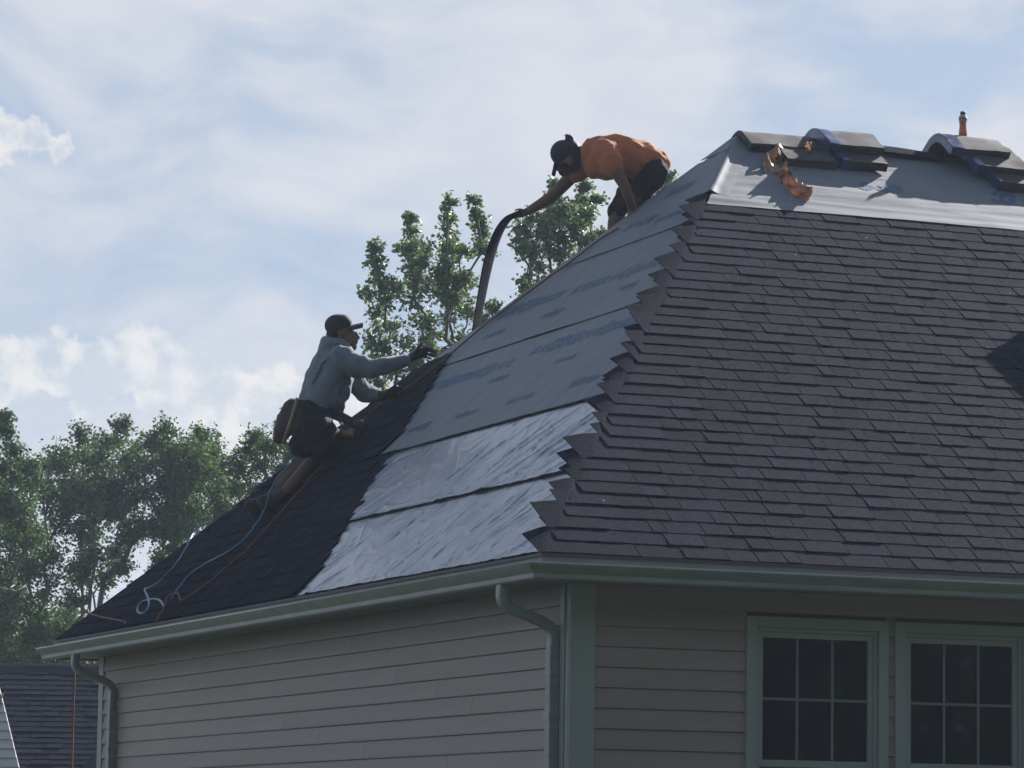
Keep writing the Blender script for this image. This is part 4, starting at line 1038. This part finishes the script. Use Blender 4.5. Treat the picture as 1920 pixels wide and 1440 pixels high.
# ------------------------------------------------------------------ trees
def tree(name, label, depth, base_px, blobs, leaf, per, mt, seed, spread=0.9, group='trees behind the house', trunk_r=0.16, droop=0.3, twigs=9):
    rg = random.Random(seed); leaf *= 0.68; per = int(per*1.7)
    cen = []
    for bx, by, br in blobs:
        dd = rg.uniform(-spread, spread)
        cen.append((pix(bx, by, depth+dd), br/FPX*depth))
    base = pix(base_px, 1440, depth); base.z = 0.0
    root = empty(name, base)
    zmin = min(c.z for c, r in cen)
    fork = Vector((base.x, base.y, max(1.2, zmin*0.62)))
    nodes = [(base, -1), (base.lerp(fork, 0.5)+Vector((rg.uniform(-.08, .08), rg.uniform(-.08, .08), 0)), 0), (fork, 1)]
    order = sorted(range(len(cen)), key=lambda i: cen[i][0].z)
    ends = {}
    for i in order:
        c, r = cen[i]; best = None
        for k in range(2, len(nodes)):
            p = nodes[k][0]; d = c-p
            if d.z < 0.05: continue
            cost = d.length+1.5*math.hypot(d.x, d.y)+2.5*math.hypot(d.x, d.y)*max(0, 1-d.z/(math.hypot(d.x, d.y)+.01))+(0.35 if k > 2 and nodes[k][1] == 2 else 0)
            if best is None or cost < best[0]: best = (cost, k)
        k = best[1] if best else 2
        p = nodes[k][0]; mid = p.lerp(c, 0.5)+Vector((rg.uniform(-.08, .08), rg.uniform(-.08, .08), rg.uniform(-.02, .12)))*min(1.0, (c-p).length)
        nodes.append((mid, k)); nodes.append((c, len(nodes)-1)); ends[i] = len(nodes)-1
    rad2 = [0.0]*len(nodes)
    for i in ends.values(): rad2[i] += 1.0
    for k in range(len(nodes)-1, 0, -1): rad2[nodes[k][1]] += rad2[k] if nodes[k][1] >= 0 else 0
    mx = rad2[2] if rad2[2] else 1
    R = [trunk_r*max(0.012/trunk_r*0.8, (q/mx)**0.5) for q in rad2]
    mt_ = MB(); mb = MB(); ml = MB()
    mt_.tube([nodes[0][0], nodes[1][0], nodes[2][0]], [trunk_r*1.25, trunk_r*1.05, trunk_r], 10)
    for k in range(3, len(nodes)):
        p, q = nodes[nodes[k][1]][0], nodes[k][0]
        mb.tube([p, p.lerp(q, .5), q], [min(R[nodes[k][1]], R[k]*1.35), R[k]*1.1, R[k]], 6, cap=False)
    for i, (c, r) in enumerate(cen):
        src = nodes[nodes[ends[i]][1]][0]
        for t in range(twigs):
            q = Vector((rg.gauss(0, 1), rg.gauss(0, 1), rg.gauss(0.25, 1))).normalized()*r*rg.uniform(0.5, 1.35)
            q.z = q.z*1.1; st = c if rg.random() < .75 else src.lerp(c, rg.uniform(.5, 1)); e = c+q
            md = st.lerp(e, .5)+Vector((rg.uniform(-.1, .1), rg.uniform(-.1, .1), rg.uniform(0, .18)))*r
            mb.tube([st, md, e], [0.010*depth/50, 0.007*depth/50, 0.003*depth/50], 3, cap=False)
            for _ in range(per):
                f = 1-rg.random()**1.35*0.9
                p = (st.lerp(md, f*2) if f < .5 else md.lerp(e, f*2-1))+Vector((rg.gauss(0, 1), rg.gauss(0, 1), rg.gauss(-0.2, .9)))*r*0.22
                s = leaf*rg.uniform(0.6, 1.2)
                a = Vector((rg.gauss(0, 1), rg.gauss(0, 1), rg.gauss(-droop, .6))).normalized(); b = a.orthogonal().normalized()
                b = (b*math.cos(th := rg.uniform(0, 6.28))+a.cross(b)*math.sin(th)); nn = a.cross(b)
                ml.add([p, p+a*s*.45+b*s*.36+nn*s*.08, p+a*s, p+a*s*.45-b*s*.36+nn*s*.08], [(0, 1, 2), (0, 2, 3)])
    mt_.build('trunk', M['bark'], root, True); mb.build('limbs', M['bark'], root, True); ml.build('crown', mt, root)
    return tag(root, label, 'tree', group)
def scatter(seed, n, fn, r0, r1):
    rg = random.Random(seed); out = []
    while len(out) < n:
        x, y = fn(rg)
        if x is not None: out.append((x, y, rg.uniform(r0, r1)))
    return out
# poplars behind the roof: upright sprays
def spray(x0, y0, x1, y1, n, r0, r1): return [(x0+(x1-x0)*i/(n-1), y0+(y1-y0)*i/(n-1), r0+(r1-r0)*i/(n-1)) for i in range(n)]
rgq = random.Random(6)
pop1 = [(rgq.uniform(700, 905), rgq.uniform(470, 700), rgq.uniform(16, 24)) for _ in range(14)]+spray(768, 405, 775, 560, 6, 15, 30)+spray(843, 380, 835, 520, 6, 15, 30)+spray(890, 375, 905, 470, 5, 13, 22)+spray(700, 465, 715, 540, 4, 16, 26)+\
    [(742, 545, 24), (800, 470, 26), (815, 550, 34), (865, 470, 22), (870, 530, 28), (705, 585, 24), (735, 615, 28), (700, 640, 26), (760, 650, 30), (790, 600, 30), (840, 600, 28), (880, 580, 22), (925, 575, 16), (690, 550, 16),
     (715, 680, 30), (745, 690, 26), (780, 690, 24), (810, 660, 20), (860, 640, 20), (690, 690, 20), (710, 715, 18), (905, 600, 18), (850, 560, 22), (780, 520, 26), (725, 560, 18)]
rgp = random.Random(2)
low1 = [(rgp.uniform(690, 900), rgp.uniform(740, 1150), rgp.uniform(28, 44)) for _ in range(34)]
tree('poplar_tree', 'sparse poplar with upright sprays behind the slope between the two workers', 47, 800, pop1+low1, 0.098, 9, M['leafp'], 1, 0.5, trunk_r=0.055, twigs=12)
pop2 = [(rgq.uniform(975, 1120), rgq.uniform(385, 520), rgq.uniform(14, 20)) for _ in range(8)]+spray(1040, 350, 1030, 470, 6, 15, 30)+spray(1095, 350, 1085, 450, 5, 14, 26)+[(985, 440, 20), (975, 465, 18), (1000, 475, 24), (1060, 450, 26), (1105, 400, 20), (1110, 450, 20), (1010, 500, 24), (1050, 480, 24), (985, 530, 20), (990, 545, 18), (1070, 420, 20), (1015, 430, 18), (1130, 440, 14), (1040, 400, 24), (1120, 375, 12)]
low2 = [(rgp.uniform(960, 1250), rgp.uniform(520, 1150), rgp.uniform(28, 44)) for _ in range(44)]
tree('poplar_tree', 'poplar crown showing under the arm of the worker in orange', 47, 1060, pop2+low2, 0.098, 9, M['leafp'], 2, 0.5, trunk_r=0.055, twigs=12)
tree('poplar_tree', 'small poplar tip between the orange worker\'s back and the roof edge', 50, 1245, [(1255, 330, 13), (1240, 348, 16), (1225, 362, 14), (1250, 360, 16), (1262, 350, 10), (1232, 380, 16), (1240, 420, 24), (1250, 480, 30), (1245, 560, 34), (1260, 640, 34), (1240, 740, 36)], 0.075, 12, M['leafp'], 3, 0.3, trunk_r=0.035, twigs=14)
# broad trees at the left
big = [(150, 815, 22), (228, 800, 24), (205, 830, 30), (310, 812, 26), (285, 835, 32), (375, 812, 24), (350, 840, 30), (400, 845, 26), (120, 860, 28), (95, 870, 20), (160, 860, 36), (240, 860, 40), (320, 870, 42), (390, 880, 36), (90, 930, 26), (130, 925, 38), (200, 920, 44), (275, 930, 46), (350, 930, 44), (410, 925, 30),
       (110, 985, 36), (170, 985, 40), (240, 990, 36), (310, 985, 34), (380, 975, 34), (420, 960, 22), (100, 1045, 36), (150, 1060, 34), (195, 1085, 26), (330, 1030, 22), (90, 1105, 34), (140, 1130, 28), (300, 1050, 18), (215, 1040, 26), (70, 1160, 36), (110, 1180, 30), (150, 1190, 22)]
big += [(rgp.uniform(80, 420), rgp.uniform(850, 1010), rgp.uniform(28, 42)) for _ in range(60)]+[(rgp.uniform(70, 200), rgp.uniform(1000, 1200), rgp.uniform(20, 28)) for _ in range(6)]+[(rgp.uniform(200, 420), rgp.uniform(1060, 1300), rgp.uniform(24, 34)) for _ in range(10)]
tree('maple_tree', 'broad leafy tree with dark forking limbs at the left behind the eave', 62, 250, big, 0.10, 16, M['leaf'], 4, 1.1, trunk_r=0.09, twigs=16)
ledge = [(10, 780, 16), (15, 810, 20), (25, 850, 24), (10, 880, 30), (35, 900, 26), (5, 930, 34), (40, 950, 30), (20, 1000, 40), (55, 1000, 24), (15, 1060, 42), (50, 1070, 34), (20, 1120, 42), (60, 1130, 30), (15, 1180, 40), (50, 1195, 34), (-30, 850, 40), (-50, 950, 50), (-40, 1050, 50), (-40, 1150, 50), (-90, 1000, 60), (-90, 1100, 60), (0, 1240, 40), (60, 1240, 36)]
ledge += [(rgp.uniform(-20, 75), rgp.uniform(880, 1200), rgp.uniform(26, 36)) for _ in range(22)]
tree('birch_tree', 'tall narrow leafy tree cut by the left edge of the picture', 58, 0, ledge, 0.095, 16, M['leaf'], 5, 0.9, trunk_r=0.06, twigs=18)
rt_ = [(480, 820, 20), (465, 845, 24), (500, 835, 22), (525, 810, 16), (540, 775, 12), (530, 840, 22), (450, 880, 26), (490, 875, 32), (530, 880, 26), (445, 920, 24), (480, 920, 30), (520, 925, 28), (450, 955, 20), (490, 965, 30), (470, 1010, 34), (520, 1010, 34), (500, 1060, 36), (560, 900, 30), (570, 960, 34), (550, 850, 20)]
tree('maple_tree', 'leafy tree right behind the boots of the kneeling worker', 56, 520, rt_, 0.085, 17, M['leaf'], 6, 0.8, trunk_r=0.08, twigs=20)
hedge = [(rgp.uniform(-20, 200), rgp.uniform(1150, 1330), rgp.uniform(26, 42)) for _ in range(46)]
tree('shrub_tree', 'dense low tree filling the gap above the neighbouring roof', 66, 80, hedge, 0.11, 14, M['leaf'], 7, 1.5, trunk_r=0.10, twigs=14)

# ------------------------------------------------------------------ neighbouring house at the lower left
def neighbour():
    root = tag(empty('neighbour_house', pix(60, 1440, 46)), 'neighbouring house roof with brown-grey shingles at the lower left corner', 'house')
    c = pix(60, 1440, 46); root.location = (c.x, c.y, 0)
    # roof faces the camera: horizontal axis nearly along RT
    ax = Vector((RT.x, RT.y, 0)).normalized(); ax = (Matrix.Rotation(math.radians(-3.0), 3, 'Z') @ ax); bk = Vector((-ax.y, ax.x, 0))
    top = pix(60, 1254, 46); top_z = top.z
    pit = math.radians(28); dn = -bk*math.cos(pit)-Vector((0, 0, 1))*math.sin(pit); nn = (-bk*math.sin(pit)+Vector((0, 0, 1))*math.cos(pit))
    hl, hr, sl = -4.0, 3.2, 4.2
    q = lambda a, s, h: top+ax*a+dn*s+nn*h
    m = MB(); m.hexa([q(hl, sl, -.14), q(hr, sl, -.14), q(hr, 0, -.14), q(hl, 0, -.14), q(hl, sl, 0), q(hr, sl, 0), q(hr, 0, 0), q(hl, 0, 0)])
    bp = lambda a, s, h: top+ax*a+bk*math.cos(pit)*s-Vector((0, 0, 1))*math.sin(pit)*s+(bk*math.sin(pit)+Vector((0, 0, 1))*math.cos(pit))*h
    m.hexa([bp(hr, sl, -.14), bp(hl, sl, -.14), bp(hl, 0, -.14), bp(hr, 0, -.14), bp(hr, sl, 0), bp(hl, sl, 0), bp(hl, 0, 0), bp(hr, 0, 0)])
    rf = m.build('roof', M['drip'], root)
    m = MB(); rg = random.Random(9)
    for k in range(30):
        s0 = sl-k*EXP; a = hl
        while a < hr-0.02:
            w = min(rg.choice([0.2, 0.3, 0.33]), hr-a); t = rg.choice([0.006, 0.010, 0.014])
            m.hexa([q(a+.004, s0, .006), q(a+w-.004, s0, .006), q(a+w-.004, s0-.2, .0), q(a+.004, s0-.2, .0), q(a+.004, s0, .006+t), q(a+w-.004, s0, .006+t), q(a+w-.004, s0-.2, .002), q(a+.004, s0-.2, .002)]); a += w
    tag(m.build('shingle_field', M['shingle'], rf), kind='stuff')
    a = hl
    while a < hr-0.1:
        m = MB(); w = 0.28
        m.add([q(a, .15, .014), q(a+w, .15, .014), q(a+w, -.01, .034), q(a, -.01, .034), bp(a+w, .15, .014), bp(a, .15, .014)], [(0, 1, 2, 3), (3, 2, 4, 5)])
        m.build('ridge_cap', M['shingle'], rf); a += w
    # walls under it
    m = MB(); e = top_z-math.sin(pit)*sl-0.05
    p0 = q(hl+.3, sl-.35, 0); p1 = q(hr-.3, sl-.35, 0); p2 = bp(hr-.3, sl-.35, 0); p3 = bp(hl+.3, sl-.35, 0)
    m.hexa([(p.x, p.y, 0) for p in (p0, p1, p2, p3)]+[(p.x, p.y, e) for p in (p0, p1, p2, p3)]); m.build('wall', M['white_siding'], root)
    # white gable in front at the far left: right rake falls to the lower right
    gd = 43.5
    gw = empty('gable', (0, 0, 0)); gw.parent = root; gw.matrix_parent_inverse = Matrix.Translation(root.location).inverted()
    t0 = pix(-2, 1284, gd); 
    zz = t0.z; i = 0; ch = 0.105
    slope = (pix(40, 1440, gd)-t0); kx = slope.dot(ax)/(-slope.z)
    while zz > 0.3:
        ra = max(0.0, (t0.z-zz))*kx; rb = max(0.0, (t0.z-zz+ch))*kx
        o0 = t0.copy(); o0.z = 0
        la = -1.2
        f = lambda a, z, d: o0+ax*a+bk*d+Vector((0, 0, z))
        m = MB(); z0 = zz-ch
        m.hexa([f(la, z0, -.03), f(rb, z0, -.03), f(rb, z0, .02), f(la, z0, .02), f(la, zz, 0), f(ra, zz, 0), f(ra, zz, .02), f(la, zz, .02)])
        m.build('siding_board', M['white_siding'], gw); zz -= ch; i += 1
    m = MB(); f = lambda a, z, d: Vector((t0.x, t0.y, 0))+ax*a+bk*d+Vector((0, 0, z))
    zb = pix(0, 1345, gd).z; zt2 = pix(0, 1300, gd).z; xr = (pix(8, 1310, gd)-t0).dot(ax)
    m.hexa([f(-1.0, zb-0.9, -.04), f(-0.02, zb, -.04), f(-0.02, zb, -.015), f(-1.0, zb-0.9, -.015), f(-1.0, zb-0.6, -.04), f(xr, zt2, -.04), f(xr, zt2, -.015), f(-1.0, zb-0.6, -.015)])
    m.build('rake_board', M['soffit'], gw)
    # small dark lean-to roof by the downspout
    d2 = 42.0; a0 = pix(150, 1445, d2); a1 = pix(186, 1398, d2); a2 = pix(230, 1398, d2); a3 = pix(230, 1445, d2)
    m = MB(); bkz = bk*1.2+Vector((0, 0, 0.3))
    m.add([a0, a3, a2, a1]+[p+bkz for p in (a0, a3, a2, a1)], [(0, 1, 2, 3), (7, 6, 5, 4), (0, 4, 5, 1), (1, 5, 6, 2), (2, 6, 7, 3), (3, 7, 4, 0)])
    m.build('lean_to_roof', M['drip'], root)
    m = MB(); g0 = pix(158, 1446, d2+.3); g1 = pix(228, 1446, d2+.3)
    m.hexa([(g0.x, g0.y, 0), (g1.x, g1.y, 0), (g1.x+bk.x, g1.y+bk.y, 0), (g0.x+bk.x, g0.y+bk.y, 0), tuple(g0), tuple(g1), tuple(g1+bk), tuple(g0+bk)]); m.build('lean_to_wall', M['white_siding'], root)
neighbour()

# ------------------------------------------------------------------ belt of trees across the street, behind the camera (reflected in the windows)
m = MB(); rg = random.Random(77)
for i in range(36):
    x = -45+i*3.0+rg.uniform(-1, 1); y = -30+rg.uniform(-1.5, 1.5)-0.06*abs(x); h = rg.uniform(15.5, 17.8)
    m.tube([(x, y, 0), (x, y, h*.6)], [0.22, 0.1], 6)
    for _ in range(2000):
        q = Vector((rg.gauss(0, 1), rg.gauss(0, 1), rg.gauss(0, 1))).normalized()*rg.random()**.4
        p = Vector((x+q.x*3.0, y+q.y*3.0, h*.55+q.z*h*.48)); s = rg.uniform(.5, .95)
        a = Vector((rg.gauss(0, 1), rg.gauss(0, 1), rg.gauss(0, .6))).normalized(); b = a.orthogonal().normalized()
        m.add([p, p+a*s*.5+b*s*.35, p+a*s, p+a*s*.5-b*s*.35], [(0, 1, 2, 3)])
tag(m.build('tree_belt', M['leaf']), 'belt of leafy trees across the street, seen only mirrored in the windows', 'trees', kind='stuff')

# ------------------------------------------------------------------ thin air volume added to lift the blacks, in place of lens glare
def glare_veil():
    m = MB(); m.box((-330, -330, -1.0), (330, 330, 19.0))
    mt = bpy.data.materials.new('glare_air'); mt.use_nodes = True; nt = mt.node_tree
    for n in list(nt.nodes):
        if n.type != 'OUTPUT_MATERIAL': nt.nodes.remove(n)
    v = nt.nodes.new('ShaderNodeVolumePrincipled'); v.inputs['Color'].default_value = (0.66, 0.78, 1.0, 1)
    v.inputs['Density'].default_value = 0.00065; v.inputs['Anisotropy'].default_value = 0.3
    nt.links.new(v.outputs[0], nt.nodes['Material Output'].inputs['Volume'])
    o = m.build('glare_veil', mt); tag(o, 'thin pale air volume added over the whole scene in place of lens glare', 'glare_veil', kind='stuff')
glare_veil()
